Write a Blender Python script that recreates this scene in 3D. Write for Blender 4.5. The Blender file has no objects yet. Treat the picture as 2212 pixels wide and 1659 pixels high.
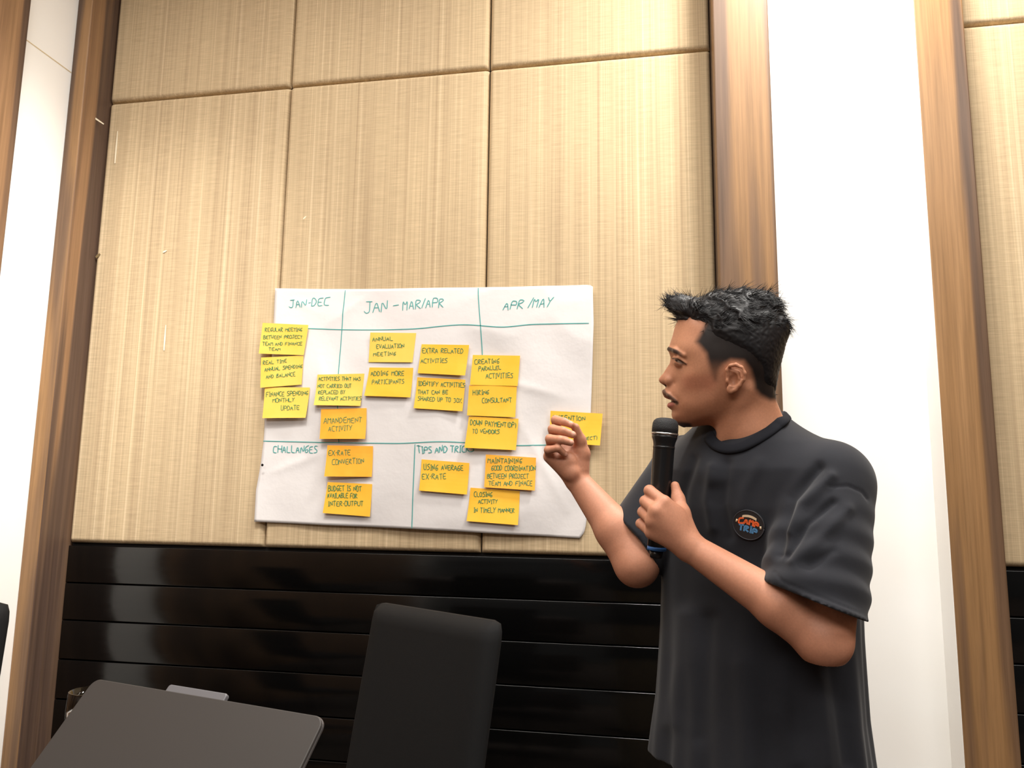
import bpy, bmesh, math, random
import numpy as np
from mathutils import Matrix, Vector

random.seed(7); RNG = np.random.default_rng(7)
sc = bpy.context.scene
COL = sc.collection
# ------------------------------------------------------------------ camera
IMG_W, IMG_H, FPX = 2212.0, 1659.0, 1690.0
YAW, PITCH, ROLL = 0.186, 0.1467, 0.0130
CAM = np.array([2.0616, -2.4851, 1.24])
fw = np.array([-math.sin(YAW)*math.cos(PITCH), math.cos(YAW)*math.cos(PITCH), math.sin(PITCH)])
r0 = np.array([math.cos(YAW), math.sin(YAW), 0.0]); u0 = np.cross(r0, fw)
rt = r0*math.cos(ROLL)+u0*math.sin(ROLL); up = u0*math.cos(ROLL)-r0*math.sin(ROLL)
cam_d = bpy.data.cameras.new('camera'); cam = bpy.data.objects.new('camera', cam_d); COL.objects.link(cam)
cam_d.sensor_width = 36.0; cam_d.lens = FPX/IMG_W*36.0; cam_d.clip_start = 0.02
cam.matrix_world = Matrix(((rt[0], up[0], -fw[0], CAM[0]), (rt[1], up[1], -fw[1], CAM[1]), (rt[2], up[2], -fw[2], CAM[2]), (0, 0, 0, 1)))
sc.camera = cam
# ------------------------------------------------------------------ world, lights, exposure
w = bpy.data.worlds.new('world'); sc.world = w; w.use_nodes = True
w.node_tree.nodes['Background'].inputs[0].default_value = (1.0, 0.96, 0.9, 1)
w.node_tree.nodes['Background'].inputs[1].default_value = 0.05
def area(name, loc, target, size, power, col=(1, .965, .91)):
    l = bpy.data.lights.new(name, 'AREA'); l.shape = 'RECTANGLE'; l.size, l.size_y = size; l.energy = power; l.color = col
    o = bpy.data.objects.new(name, l); COL.objects.link(o); o.location = loc
    o.rotation_euler = (Vector(target)-Vector(loc)).to_track_quat('-Z', 'Y').to_euler(); return o
area('ceiling_lamp_light', (1.3, -1.55, 3.46), (1.3, -1.55, 0), (3.2, 0.9), 58)
area('ceiling_lamp_light', (3.6, -2.3, 3.46), (3.6, -2.3, 0), (1.2, 1.2), 42)
area('ceiling_lamp_light', (1.4, -4.4, 3.46), (1.4, -4.4, 0), (3.0, 1.2), 95)
area('added_wall_fill', (2.66, -.62, 3.46), (2.63, -.05, 1.4), (.35, .2), 37)  # unseen lamp, added to brighten the white recess between the posts
area('added_wall_fill', (1.1, -1.35, 3.46), (-.05, -.25, 1.3), (.25, .25), 8.5).data.spread = math.radians(58)  # added narrow beam that lifts the white left wall, no fixture behind it
sc.cycles.max_bounces = 7; sc.cycles.diffuse_bounces = 4; sc.cycles.glossy_bounces = 3
vs = sc.view_settings
vs.view_transform = 'Standard'; vs.look = 'None'; vs.exposure = 0.47; vs.gamma = 1.0; vs.use_curve_mapping = False

# ------------------------------------------------------------------ helpers
def ray(px, py): return fw+(px-IMG_W/2)/FPX*rt+(IMG_H/2-py)/FPX*up
def at(px, py, d): return CAM+d*ray(px, py)
def aty(px, py, y):
    v = ray(px, py); return CAM+(y-CAM[1])/v[1]*v
def atx(px, py, x):
    v = ray(px, py); return CAM+(x-CAM[0])/v[0]*v
def atz(px, py, z):
    v = ray(px, py); return CAM+(z-CAM[2])/v[2]*v
def cc(px, py, d): return np.array([(px-IMG_W/2)/FPX*d, (IMG_H/2-py)/FPX*d, d])       # camera frame, metres
def c2w(P):
    P = np.asarray(P); return CAM+P[..., 0:1]*rt+P[..., 1:2]*up+P[..., 2:3]*fw
def w2c(P):
    D = np.asarray(P)-CAM; return np.stack([D@rt, D@up, D@fw], -1)
def pix(Pc): return IMG_W/2+FPX*Pc[..., 0]/Pc[..., 2], IMG_H/2-FPX*Pc[..., 1]/Pc[..., 2]
def srgb(r, g, b):
    return tuple(((c/255)/12.92 if c/255 <= .04045 else ((c/255+.055)/1.055)**2.4) for c in (r, g, b))+(1.0,)

def empty(name, loc, label=None, cat=None, group=None, rz=0.0):
    o = bpy.data.objects.new(name, None); COL.objects.link(o); o.location = loc; o.rotation_euler[2] = rz
    o.empty_display_size = .1; 
    tag(o, label, cat, group); return o
def tag(o, label=None, cat=None, group=None, kind=None):
    if label: o['label'] = label
    if cat: o['category'] = cat
    if group: o['group'] = group
    if kind: o['kind'] = kind
    return o
def rootloc(o):
    L = np.zeros(3)
    while o is not None: L = L+np.array(o.location); o = o.parent
    return L
def mesh_obj(name, V, Fc, mat, parent=None, smooth=True, world=True, loc=None):
    """V in world space when world, else in the parent's own space"""
    V = np.asarray(V, float)
    if loc is not None: V = V-np.asarray(loc)
    elif world and parent is not None: V = V-rootloc(parent)
    me = bpy.data.meshes.new(name)
    me.from_pydata(V.tolist(), [], [list(map(int, f)) for f in Fc])
    if smooth: me.polygons.foreach_set('use_smooth', [True]*len(me.polygons))
    me.update()
    o = bpy.data.objects.new(name, me); COL.objects.link(o)
    if mat: me.materials.append(mat)
    if parent is not None: o.parent = parent
    if loc is not None: o.location = loc
    return o
def box(lo, hi):
    x0, y0, z0 = lo; x1, y1, z1 = hi
    V = [(x0, y0, z0), (x1, y0, z0), (x1, y1, z0), (x0, y1, z0), (x0, y0, z1), (x1, y0, z1), (x1, y1, z1), (x0, y1, z1)]
    return V, [(0, 3, 2, 1), (4, 5, 6, 7), (0, 1, 5, 4), (1, 2, 6, 5), (2, 3, 7, 6), (3, 0, 4, 7)]
def bevel(o, wd, seg=2):
    m = o.modifiers.new('bevel', 'BEVEL'); m.width = wd; m.segments = seg; m.limit_method = 'ANGLE'; return o
def merge(parts):
    V, Fc = [], []
    for v, f in parts:
        n = len(V); V += [tuple(p) for p in v]; Fc += [tuple(i+n for i in q) for q in f]
    return V, Fc
def rbox(name, lo, hi, mat, parent=None, bw=.004, seg=2, world=True):
    V, Fc = box(lo, hi); o = mesh_obj(name, V, Fc, mat, parent, True, world); bevel(o, bw, seg); return o
def lathe(prof, axis0, axis1, n=40, caps=True):
    """prof: list of (t along axis in metres from axis0, radius)"""
    a0, a1 = np.asarray(axis0, float), np.asarray(axis1, float); d = (a1-a0)/np.linalg.norm(a1-a0)
    e = np.cross(d, (1, 0, 0)) if abs(d[0]) < .9 else np.cross(d, (0, 1, 0)); e /= np.linalg.norm(e); g = np.cross(d, e)
    V, Fc = [], []
    for t, r in prof:
        for k in range(n):
            q = 2*math.pi*k/n; V.append(a0+d*t+(e*math.cos(q)+g*math.sin(q))*r)
    for i in range(len(prof)-1):
        for k in range(n):
            Fc.append((i*n+k, i*n+(k+1) % n, (i+1)*n+(k+1) % n, (i+1)*n+k))
    if caps: Fc.append(tuple(range(n-1, -1, -1))); Fc.append(tuple((len(prof)-1)*n+k for k in range(n)))
    return V, Fc
def tube(pts, rad, n=10, flat=None):
    """pts (m,3), rad scalar or list; flat=(normal list, half width, half thickness) unused here"""
    P = np.asarray(pts, float); m = len(P); rad = np.broadcast_to(rad, (m,))
    T = np.gradient(P, axis=0); T /= np.linalg.norm(T, axis=1)[:, None]+1e-12
    e = np.cross(T[0], (0.3, .2, .93)); e /= np.linalg.norm(e); V = []
    for i in range(m):
        e = e-T[i]*(e@T[i]); e /= np.linalg.norm(e); g = np.cross(T[i], e)
        for k in range(n):
            q = 2*math.pi*k/n; V.append(P[i]+(e*math.cos(q)+g*math.sin(q))*rad[i])
    Fc = [(i*n+k, i*n+(k+1) % n, (i+1)*n+(k+1) % n, (i+1)*n+k) for i in range(m-1) for k in range(n)]
    Fc += [tuple(range(n-1, -1, -1)), tuple((m-1)*n+k for k in range(n))]
    return V, Fc

# ------------------------------------------------------------------ materials
def mat(name, base=(.5, .5, .5, 1), rough=.6, metal=0.0, **kw):
    m = bpy.data.materials.new(name); m.use_nodes = True; b = m.node_tree.nodes['Principled BSDF']
    b.inputs['Base Color'].default_value = base; b.inputs['Roughness'].default_value = rough; b.inputs['Metallic'].default_value = metal
    for k, v in kw.items(): b.inputs[k.replace('_', ' ')].default_value = v
    return m
def N(m, t, **kw):
    n = m.node_tree.nodes.new(t)
    for k, v in kw.items():
        if k.startswith('i_'): n.inputs[k[2:].replace('_', ' ')].default_value = v
        else: setattr(n, k, v)
    return n
def L(m, a, b): m.node_tree.links.new(a, b)
def pos_noise(m, scale, nscale=1.0, detail=3.0, rough=.55, coord='pos'):
    g = N(m, 'ShaderNodeNewGeometry') if coord == 'pos' else N(m, 'ShaderNodeTexCoord')
    mp = N(m, 'ShaderNodeMapping'); mp.inputs['Scale'].default_value = scale
    L(m, g.outputs['Position' if coord == 'pos' else 'Object'], mp.inputs['Vector'])
    n = N(m, 'ShaderNodeTexNoise'); n.inputs['Scale'].default_value = nscale; n.inputs['Detail'].default_value = detail; n.inputs['Roughness'].default_value = rough
    L(m, mp.outputs[0], n.inputs['Vector']); return n
def ramp(m, src, stops):
    r = N(m, 'ShaderNodeValToRGB'); e = r.color_ramp.elements
    e[0].position, e[0].color = stops[0]; e[1].position, e[1].color = stops[-1]
    for p, c in stops[1:-1]:
        k = e.new(p); k.color = c
    L(m, src, r.inputs[0]); return r
def mix(m, a, b, fac, mode='MIX'):
    x = N(m, 'ShaderNodeMix', data_type='RGBA', blend_type=mode)
    if isinstance(fac, float): x.inputs[0].default_value = fac
    else: L(m, fac, x.inputs[0])
    for s, i in ((a, 6), (b, 7)):
        if isinstance(s, tuple): x.inputs[i].default_value = s
        else: L(m, s, x.inputs[i])
    return x.outputs[2]
def bump(m, h, strength=.3, dist=.002):
    b = N(m, 'ShaderNodeBump'); b.inputs['Strength'].default_value = strength; b.inputs['Distance'].default_value = dist
    L(m, h, b.inputs['Height']); L(m, b.outputs[0], m.node_tree.nodes['Principled BSDF'].inputs['Normal'])
def setcol(m, out): L(m, out, m.node_tree.nodes['Principled BSDF'].inputs['Base Color'])

def make_fabric():
    m = mat('woven_fabric', rough=.85, Specular_IOR_Level=.2)
    a = pos_noise(m, (85, 85, .3), 1.0, 5, .65); b = pos_noise(m, (260, 260, 1.2), 1.0, 2, .6); c = pos_noise(m, (14, 14, 300), 1.0, 2, .6)
    d = pos_noise(m, (3, 3, 1.5), 1.0, 3, .5)
    ca = ramp(m, a.outputs['Fac'], [(.30, srgb(180, 157, 126)), (.45, srgb(196, 174, 141)), (.56, srgb(201, 179, 145)), (.72, srgb(222, 201, 168))])
    cb = ramp(m, b.outputs['Fac'], [(.3, (.88, .87, .86, 1)), (.7, (1.08, 1.08, 1.08, 1))])
    cx = ramp(m, c.outputs['Fac'], [(.3, (.88, .88, .87, 1)), (.72, (1.09, 1.09, 1.08, 1))])
    cd = ramp(m, d.outputs['Fac'], [(.3, (.93, .92, .92, 1)), (.7, (1.04, 1.04, 1.03, 1))])
    o = mix(m, ca.outputs[0], cb.outputs[0], 1.0, 'MULTIPLY'); o = mix(m, o, cx.outputs[0], 1.0, 'MULTIPLY'); o = mix(m, o, cd.outputs[0], 1.0, 'MULTIPLY')
    setcol(m, o)
    ad = N(m, 'ShaderNodeMath', operation='ADD'); L(m, b.outputs['Fac'], ad.inputs[0]); L(m, c.outputs['Fac'], ad.inputs[1])
    bump(m, ad.outputs[0], .25, .001); return m
def make_wood(name, axis, lights, seed):
    m = mat(name, rough=.42, Specular_IOR_Level=.35)
    s = (9, 0.01, .35) if axis == 'x' else (0.01, 9, .35); s2 = (90, .1, 2.2) if axis == 'x' else (.1, 90, 2.2)
    a = pos_noise(m, s, 1.0, 2.0, .5); b = pos_noise(m, s2, 1.0, 4, .65)
    a.inputs['Distortion'].default_value = .6
    mp = a.inputs['Vector'].links[0].from_node; mp.inputs['Location'].default_value = (seed, seed*1.7, seed*.6)
    l0, l1, d0, d1 = lights
    ca = ramp(m, a.outputs['Fac'], [(.36, d0), (.44, d1), (.5, l0), (.75, l1)])
    cb = ramp(m, b.outputs['Fac'], [(.3, (.74, .72, .70, 1)), (.68, (1.14, 1.13, 1.12, 1))])
    setcol(m, mix(m, ca.outputs[0], cb.outputs[0], 1.0, 'MULTIPLY')); bump(m, b.outputs['Fac'], .12, .001); return m
M = {}
M['fabric'] = make_fabric()
WL = (srgb(146, 111, 74), srgb(162, 126, 88), srgb(92, 72, 58), srgb(112, 86, 64))
M['wood_x'] = make_wood('walnut_veneer', 'x', WL, 3.1)
M['wood_y'] = make_wood('walnut_veneer_side', 'y', (srgb(140, 108, 80), srgb(158, 124, 90), srgb(88, 70, 60), srgb(106, 84, 68)), 1.3)
M['paint'] = mat('white_paint', srgb(250, 248, 243), .55)
_n = pos_noise(M['paint'], (2, 2, 2), 1, 3); setcol(M['paint'], ramp(M['paint'], _n.outputs['Fac'], [(.3, srgb(248, 245, 239)), (.6, srgb(252, 251, 247))]).outputs[0])
M['joint'] = mat('joint_line', srgb(214, 196, 160), .7)
M['lacquer'] = mat('black_lacquer', (.002, .002, .002, 1), .22, Specular_IOR_Level=.52)
_n = pos_noise(M['lacquer'], (1.2, 1, 60), 1, 3); _r = ramp(M['lacquer'], _n.outputs['Fac'], [(.3, (.12, .12, .12, 1)), (.7, (.17, .17, .17, 1))])
L(M['lacquer'], _r.outputs[0], M['lacquer'].node_tree.nodes['Principled BSDF'].inputs['Roughness'])
M['dark'] = mat('dark_backing', (.012, .010, .009, 1), .9)
M['carpet'] = mat('carpet', srgb(92, 80, 70), .95)
_n = pos_noise(M['carpet'], (40, 40, 40), 1, 4); setcol(M['carpet'], ramp(M['carpet'], _n.outputs['Fac'], [(.3, srgb(46, 38, 34)), (.7, srgb(76, 64, 56))]).outputs[0])
M['ceiling'] = mat('ceiling_paint', srgb(235, 230, 222), .8)
M['paper'] = mat('flipchart_paper', srgb(223, 219, 218), .7, Specular_IOR_Level=.3)
_n = pos_noise(M['paper'], (18, 18, 18), 1, 3); bump(M['paper'], _n.outputs['Fac'], .3, .005)
def note_mat(name, c0, c1):
    m = mat(name, rough=.75, Specular_IOR_Level=.25); n = pos_noise(m, (9, 9, 9), 1, 3)
    setcol(m, ramp(m, n.outputs['Fac'], [(.35, c0), (.65, c1)]).outputs[0]); return m
M['note_a'] = note_mat('sticky_paper_yellow', srgb(251, 199, 84), srgb(253, 207, 100))
M['note_b'] = note_mat('sticky_paper_gold', srgb(249, 186, 56), srgb(252, 196, 70))
M['note_c'] = note_mat('sticky_paper_orange', srgb(247, 166, 50), srgb(250, 180, 64))
M['ink_note'] = mat('green_ink', srgb(70, 128, 78), .6)
M['ink_paper'] = mat('teal_marker', srgb(76, 160, 156), .6)
M['black_cloth'] = mat('black_upholstery', (.0042, .0042, .0045, 1), .8, Specular_IOR_Level=.3)
_n = pos_noise(M['black_cloth'], (500, 500, 500), 1, 2); bump(M['black_cloth'], _n.outputs['Fac'], .25, .0006)
M['metal_dark'] = mat('black_metal', (.01, .01, .01, 1), .4, .6)
M['lid'] = mat('grey_aluminium', srgb(60, 57, 55), .5, .2)
_n = pos_noise(M['lid'], (900, 900, 900), 1, 2); bump(M['lid'], _n.outputs['Fac'], .08, .0003)
M['lid_edge'] = mat('polished_edge', srgb(150, 146, 146), .25, .8)
M['lid_tab'] = mat('camera_lip_plastic', srgb(112, 112, 116), .4, .3)
M['logo'] = mat('laptop_logo', srgb(150, 160, 165), .3, .6)
M['keys'] = mat('laptop_keys', srgb(40, 40, 42), .5)
M['screen'] = mat('dark_screen', (.01, .01, .012, 1), .15)
M['cloth_white'] = mat('dark_tablecloth', srgb(58, 46, 40), .85)
M['glass'] = mat('clear_glass', (1, 1, 1, 1), .02, Transmission_Weight=1.0, IOR=1.46)
M['mark'] = mat('scuff', srgb(240, 228, 200), .8)
M['mark_dark'] = mat('stain', srgb(120, 100, 66), .9)

# ------------------------------------------------------------------ the setting
Z0, Z1, ZC = 1.068, 2.732, 3.5
PROUD = 0.13
PW = 0.749
def structure(name, lo, hi, m, bw=None):
    V, Fc = box(lo, hi); o = mesh_obj(name, V, Fc, M[m], None, False); tag(o, kind='structure')
    if bw: bevel(o, bw)
    return o
floor = structure('floor', (-.3, -6.2, -.1), (5.6, .12, 0), 'carpet')
ceiling = structure('ceiling', (-.3, -6.2, ZC), (5.6, .12, ZC+.1), 'ceiling')
wall = structure('wall_back', (-.3, .03, 0), (5.6, .12, ZC), 'dark')
wall_left = structure('wall_left', (-.3, -6.2, 0), (-.062, -PROUD+.01, ZC), 'paint')
wall_right = structure('wall_right', (5.225, -6.2, 0), (5.35, .03, ZC), 'wood_y')
wall_recess = structure('wall_recess', (2.40, -.03, 0), (2.85, .03, ZC), 'paint')
# posts
def post(name, lo, hi, m, extra=None):
    o = structure(name, lo, hi, m, .004); return o
p1 = post('trim_1', (-.062, -PROUD, 0), (0, .03, ZC), 'wood_x')          # corner post of the left niche
p1.data.materials.append(M['wood_y']); p1.data.polygons[3].material_index = 1
p2 = post('trim_2', (2.25, -PROUD, 0), (2.418, .03, ZC), 'wood_x')
p2.data.materials.append(M['wood_y']); p2.data.polygons[5].material_index = 1
p3 = post('trim_3', (2.838, -PROUD, 0), (2.975, .03, ZC), 'wood_x')
p3.data.materials.append(M['paint']); p3.data.polygons[5].material_index = 1
ycorner = .5*(atx(71, 0, -.035)[1]+atx(3, 560, -.035)[1])
p4 = post('trim_4', (-.062, -5.2, 0), (-.035, ycorner, ZC), 'wood_y')
_zj = .5*(atx(65, 90, -.062)[2]+atx(155, 160, -.062)[2])
V, Fc = box((-.0622, ycorner-.01, _zj-.002), (-.0612, -PROUD, _zj+.002)); mesh_obj('joint_strip', V, Fc, M['joint'], wall_left, False)
# upholstered panels
def panel_mesh(wd, ht, R=.016, depth=.022):
    def ticks(s):
        e = [0, .001, .003, .006, .010, .014, .018]
        inner = list(np.linspace(.06, s-.06, 9)); return e+inner+[s-q for q in e[::-1]]
    X, Z = ticks(wd), ticks(ht); V, Fc = [], []; nx, nz = len(X), len(Z)
    def s(t, T):
        d = min(t, T-t); q = min(d/R, 1); return math.sqrt(max(0, 1-(1-q)**2))
    for z in Z:
        for x in X:
            k = min(s(x, wd), s(z, ht)); k = s(x, wd)*s(z, ht)
            V.append((x, depth*(1-k), z))
    for j in range(nz-1):
        for i in range(nx-1): Fc.append((j*nx+i, j*nx+i+1, (j+1)*nx+i+1, (j+1)*nx+i))
    b = len(V); V += [(0, depth, 0), (wd, depth, 0), (wd, depth, ht), (0, depth, ht)]; Fc.append((b+3, b+2, b+1, b))
    return V, Fc
pmesh = {}
def panel(x0, x1, z0, z1, y=0.0):
    g = .0015; key = (round(x1-x0, 3), round(z1-z0, 3))
    if key not in pmesh:
        V, Fc = panel_mesh(x1-x0-2*g, z1-z0-2*g); o = mesh_obj('fabric_panel', V, Fc, M['fabric'], wall, True, False); pmesh[key] = o.data
    else:
        o = bpy.data.objects.new('fabric_panel', pmesh[key]); COL.objects.link(o); o.parent = wall
    o.location = (x0+g, y, z0+g); return o
panels = []
for i in range(3):
    a, b = i*PW+.001*(i == 0), (i+1)*PW
    if i == 2: b = 2.25
    panels.append(panel(a, b, Z0, Z1, (.002, 0, .001)[i])); panel(a, b, Z1, ZC)
for i in range(3):
    a = 2.976+i*PW; panel(a, a+PW, Z0, Z1); panel(a, a+PW, Z1, ZC)
# black lacquered boards of the dado
edges = [Z0-.004, .934, .807, .675, .543, .411, .28, .149, .012]
def board(x0, x1, zlo, zhi):
    V, Fc = box((x0, .008, zlo+.0), (x1, .03, zhi-.005)); o = mesh_obj('board', V, Fc, M['lacquer'], wall, True); bevel(o, .0014, 2)
for k in range(len(edges)-1):
    board(.001, 2.249, edges[k+1], edges[k]); board(2.976, 5.224, edges[k+1], edges[k])
# small marks on the fabric
def sliver(p, q, wd, m, par, y=-.0006):
    a, b = aty(*p, y), aty(*q, y); d = b-a; n = np.array([-d[2], 0, d[0]]); n /= np.linalg.norm(n)
    V = [a-n*wd/5, a+n*wd/5, (a+b)/2+n*wd/2, b+n*wd/3, b-n*wd/3, (a+b)/2-n*wd/2]; V = [v+np.array([0, dy, 0]) for dy in (0, .0012) for v in V]
    Fc = [tuple(range(6))[::-1], tuple(range(6, 12))]+[(i, (i+1) % 6, 6+(i+1) % 6, 6+i) for i in range(6)]
    mesh_obj('scuff_mark', V, Fc, M[m], par, False)
for p, q, wd, m in (((358, 702), (354, 757), .006, 'mark'), ((254, 283), (248, 353), .006, 'mark'), ((360, 541), (352, 545), .007, 'mark'), ((216, 548), (207, 556), .012, 'mark_dark'),
                    ((661, 467), (655, 473), .005, 'mark')):
    sliver(p, q, wd, m, wall)
sliver((192, 246), (224, 268), .006, 'mark', wall, -.06)

# ------------------------------------------------------------------ flip-chart sheet
YP = -.010
def polyfun(pts):
    P = np.array([aty(px, py, YP) for px, py in pts])[:, [0, 2]]; d = np.r_[0, np.cumsum(np.linalg.norm(np.diff(P, axis=0), axis=1))]; d /= d[-1]
    return lambda t: np.array([np.interp(t, d, P[:, 0]), np.interp(t, d, P[:, 1])])
PT = polyfun([(593, 622), (700, 624), (900, 623), (1100, 622), (1258, 617), (1274, 617), (1281, 621)])
PB = polyfun([(550, 1127), (700, 1134), (892, 1142), (1150, 1157), (1252, 1163)])
PL = polyfun([(593, 622), (590, 692), (587, 768), (572, 905), (567.7, 953), (562, 1000), (552, 1060), (550, 1127)])
PR = polyfun([(1281, 621), (1283, 700), (1281, 760), (1276.5, 880), (1273, 1002), (1266, 1130), (1262, 1150), (1252, 1163)])
def coons(s, t):
    c00, c10, c01, c11 = PT(0), PT(1), PB(0), PB(1)
    return (1-t)*PT(s)+t*PB(s)+(1-s)*PL(t)+s*PR(t)-((1-s)*(1-t)*c00+s*(1-t)*c10+(1-s)*t*c01+s*t*c11)
WV = [(RNG.uniform(4, 38), RNG.uniform(0, 6.28), RNG.uniform(0, 6.28)) for _ in range(16)]
CR = [((.80, 1.93), 1.1, .09), ((1.02, 1.88), 2.2, .10), ((1.2, 1.62), .9, .12), ((1.55, 1.9), 2.5, .12), ((1.7, 1.35), .5, .14), ((.85, 1.35), 1.9, .1), ((1.35, 1.3), 2.8, .1), ((.95, 1.62), .3, .08), ((1.65, 1.6), 1.3, .1)]
def sheet_y(x, z):
    v = 0
    for k, a, p in WV: v += math.sin(k*(x*math.cos(a)+z*math.sin(a))+p)*.032/k/1.3
    for (cx, cz), a, s in CR:
        dx, dz = x-cx, z-cz; d = dx*math.cos(a)+dz*math.sin(a); e = -dx*math.sin(a)+dz*math.cos(a)
        v += .0045*math.exp(-abs(d)/.016)*math.exp(-(e/s)**2)
    return YP-.002-max(-.0065, min(.010, v))
nS, nT = 110, 84
V = []
for j in range(nT+1):
    for i in range(nS+1):
        x, z = coons(i/nS, j/nT); V.append((x, sheet_y(x, z), z))
Fc = [(j*(nS+1)+i, (j+1)*(nS+1)+i, (j+1)*(nS+1)+i+1, j*(nS+1)+i+1) for j in range(nT) for i in range(nS)]
SHEET_LOC = np.array([1.27, YP, 1.164])
sheet = mesh_obj('flipchart_sheet', V, Fc, M['paper'], None, True, loc=SHEET_LOC)
_m = sheet.modifiers.new('solid', 'SOLIDIFY'); _m.thickness = .0004; _m.offset = -1
tag(sheet, 'large white paper sheet ruled and headed in teal marker, taped to the wall', 'poster')

GL = {'A': '00 26 40|12 32', 'B': '00 06 36 45 34 03 33 42 41 30 00', 'C': '46 16 05 01 10 40', 'D': '00 06 26 44 42 20 00', 'E': '46 06 00 40|03 33', 'F': '46 06 00|03 33',
      'G': '46 15 02 10 30 42 23 12', 'H': '00 06|40 46|03 43', 'I': '20 26|16 36|10 30', 'J': '16 46|36 30 10 01', 'K': '00 06|46 03 40', 'L': '06 00 40', 'M': '00 06 23 46 40', 'N': '00 06 40 46',
      'O': '16 05 01 10 30 41 45 36 16', 'P': '00 06 36 45 43 33 03', 'R': '00 06 36 45 34 03 40', 'S': '46 16 05 14 33 42 41 30 00', 'T': '06 46|26 20', 'U': '06 01 10 30 41 46',
      'V': '06 20 46', 'W': '06 10 23 30 46', 'X': '06 40|00 46', 'Y': '06 23 46|23 10', 'Z': '06 46 00 40', '0': '16 05 01 10 30 41 45 36 16', '3': '06 46 23 33 42 30 00', '%': '00 46|06 15|40 31',
      '-': '13 33', '/': '00 46', '(': '36 24 22 30', ')': '16 24 22 10'}
def strokes(text, rnd, jit=.22, slant=.0, gap=.8):
    """polylines in a box: x 0..1 over the whole line, y 0..1"""
    out = []; n = len(text); x = 0.0; adv = []
    for c in text: adv.append(gap if c == ' ' else (.6 if c in 'I()-/' else 1.0))
    tot = sum(adv)-.25*adv[-1]; x = 0
    for c, a in zip(text, adv):
        if c != ' ':
            dy = rnd.uniform(-.05, .05); wd = a*.74*rnd.uniform(.9, 1.08); hh = rnd.uniform(.9, 1.06)
            for s in GL[c].split('|'):
                P = [(int(q[0])+rnd.uniform(-jit, jit), int(q[1])+rnd.uniform(-jit, jit)*1.3) for q in s.split()]
                if len(P) > 2:       # round the corners once
                    Q = [P[0]]
                    for p, q in zip(P[:-1], P[1:]):
                        Q += [(p[0]*.8+q[0]*.2, p[1]*.8+q[1]*.2), (p[0]*.2+q[0]*.8, p[1]*.2+q[1]*.8)]
                    P = Q+[P[-1]]
                if c in '(-)/IJ' : sx = lambda u: u/4
                else: sx = lambda u: u/4
                out.append([((x+wd*sx(u)+slant*v/6)/tot, v/6*hh+dy) for u, v in P])
        x += a
    return out
def ribbons(polys, wd, surf, th=.0005):
    """polys: (x,z) world polylines; surf(x,z)->y front face; returns a thin closed ribbon per stroke"""
    V, Fc = [], []
    for P in polys:
        P = np.asarray(P, float); m = len(P)
        if m < 2: continue
        T = np.gradient(P, axis=0); T /= np.linalg.norm(T, axis=1)[:, None]+1e-12; n = np.stack([-T[:, 1], T[:, 0]], 1)
        P = P.copy(); P[0] -= T[0]*wd*.4; P[-1] += T[-1]*wd*.4
        b = len(V)
        for i in range(m):
            ww = wd*(.75 if i in (0, m-1) else 1.0)
            for sgn in (-1, 1):
                q = P[i]+n[i]*sgn*ww/2; y = surf(q[0], q[1]); V += [(q[0], y-.0004-th, q[1]), (q[0], y-.0001, q[1])]
        for i in range(m-1):
            o = b+4*i
            Fc += [(o, o+2, o+6, o+4), (o+1, o, o+4, o+5), (o+2, o+3, o+7, o+6)]
        Fc += [(b, b+1, b+3, b+2), (b+4*m-4, b+4*m-2, b+4*m-1, b+4*m-3)]
    return V, Fc
def densify(P, step=.012):
    P = np.asarray(P); d = np.r_[0, np.cumsum(np.linalg.norm(np.diff(P, axis=0), axis=1))]; n = max(2, int(d[-1]/step)+1); t = np.linspace(0, d[-1], n)
    return np.stack([np.interp(t, d, P[:, 0]), np.interp(t, d, P[:, 1])], 1)
def wallxz(px, py, y=YP): q = aty(px, py, y); return np.array([q[0], q[2]])
def smoothline(pts):
    P = np.array([wallxz(*p) for p in pts])
    for _ in range(2):
        if len(P) > 2: P = np.concatenate([[P[0]]]+[[p*.75+q*.25, p*.25+q*.75] for p, q in zip(P[:-1], P[1:])]+[[P[-1]]])
    return densify(P)
ruled = [[(592, 707), (666, 710), (739, 712.5), (854, 713.5), (905, 712), (960, 705.5), (1005, 702.5), (1040, 705), (1085, 709), (1120, 705.5), (1150, 702), (1200, 701), (1272, 700)],
         [(568, 952.5), (650, 954.5), (732, 956.6), (854, 958.5), (880, 958), (950, 954), (1006, 956), (1060, 960), (1118, 963), (1174, 961), (1268, 960)],
         [(745, 627), (742, 670), (739, 713), (735, 770), (733, 810), (732, 880), (732, 957)],
         [(1034.5, 624), (1036, 660), (1040, 705), (1042.5, 768), (1041, 800)],
         [(899, 961), (897, 1010), (894, 1080), (892, 1140)]]
for ln in ruled:
    V, Fc = ribbons([smoothline(ln)], .0030, sheet_y); mesh_obj('ruled_line', V, Fc, M['ink_paper'], sheet, False)
def heading(text, tl, tr, bl, br, wd=.0030, seed=1):
    rnd = random.Random(seed); Q = [np.array(q, float) for q in (tl, tr, bl, br)]; polys = []
    for s in strokes(text, rnd, gap=.55):
        P = []
        for x, y in s:
            p = (Q[0]*(1-x)+Q[1]*x)*y+(Q[2]*(1-x)+Q[3]*x)*(1-y); P.append(wallxz(*p))
        polys.append(densify(P, .005))
    V, Fc = ribbons(polys, wd, sheet_y); mesh_obj('heading', V, Fc, M['ink_paper'], sheet, False)
heading('JAN-DEC', (624, 648), (712, 643), (624, 664), (710, 660), seed=1)
heading('JAN', (788, 651), (838, 648), (786, 678), (838, 671), seed=2)
heading('-', (846, 651), (866, 650), (846, 670), (866, 669), seed=6)
heading('MAR/APR', (872, 649), (962, 644), (872, 671), (960, 664), seed=7)
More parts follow.
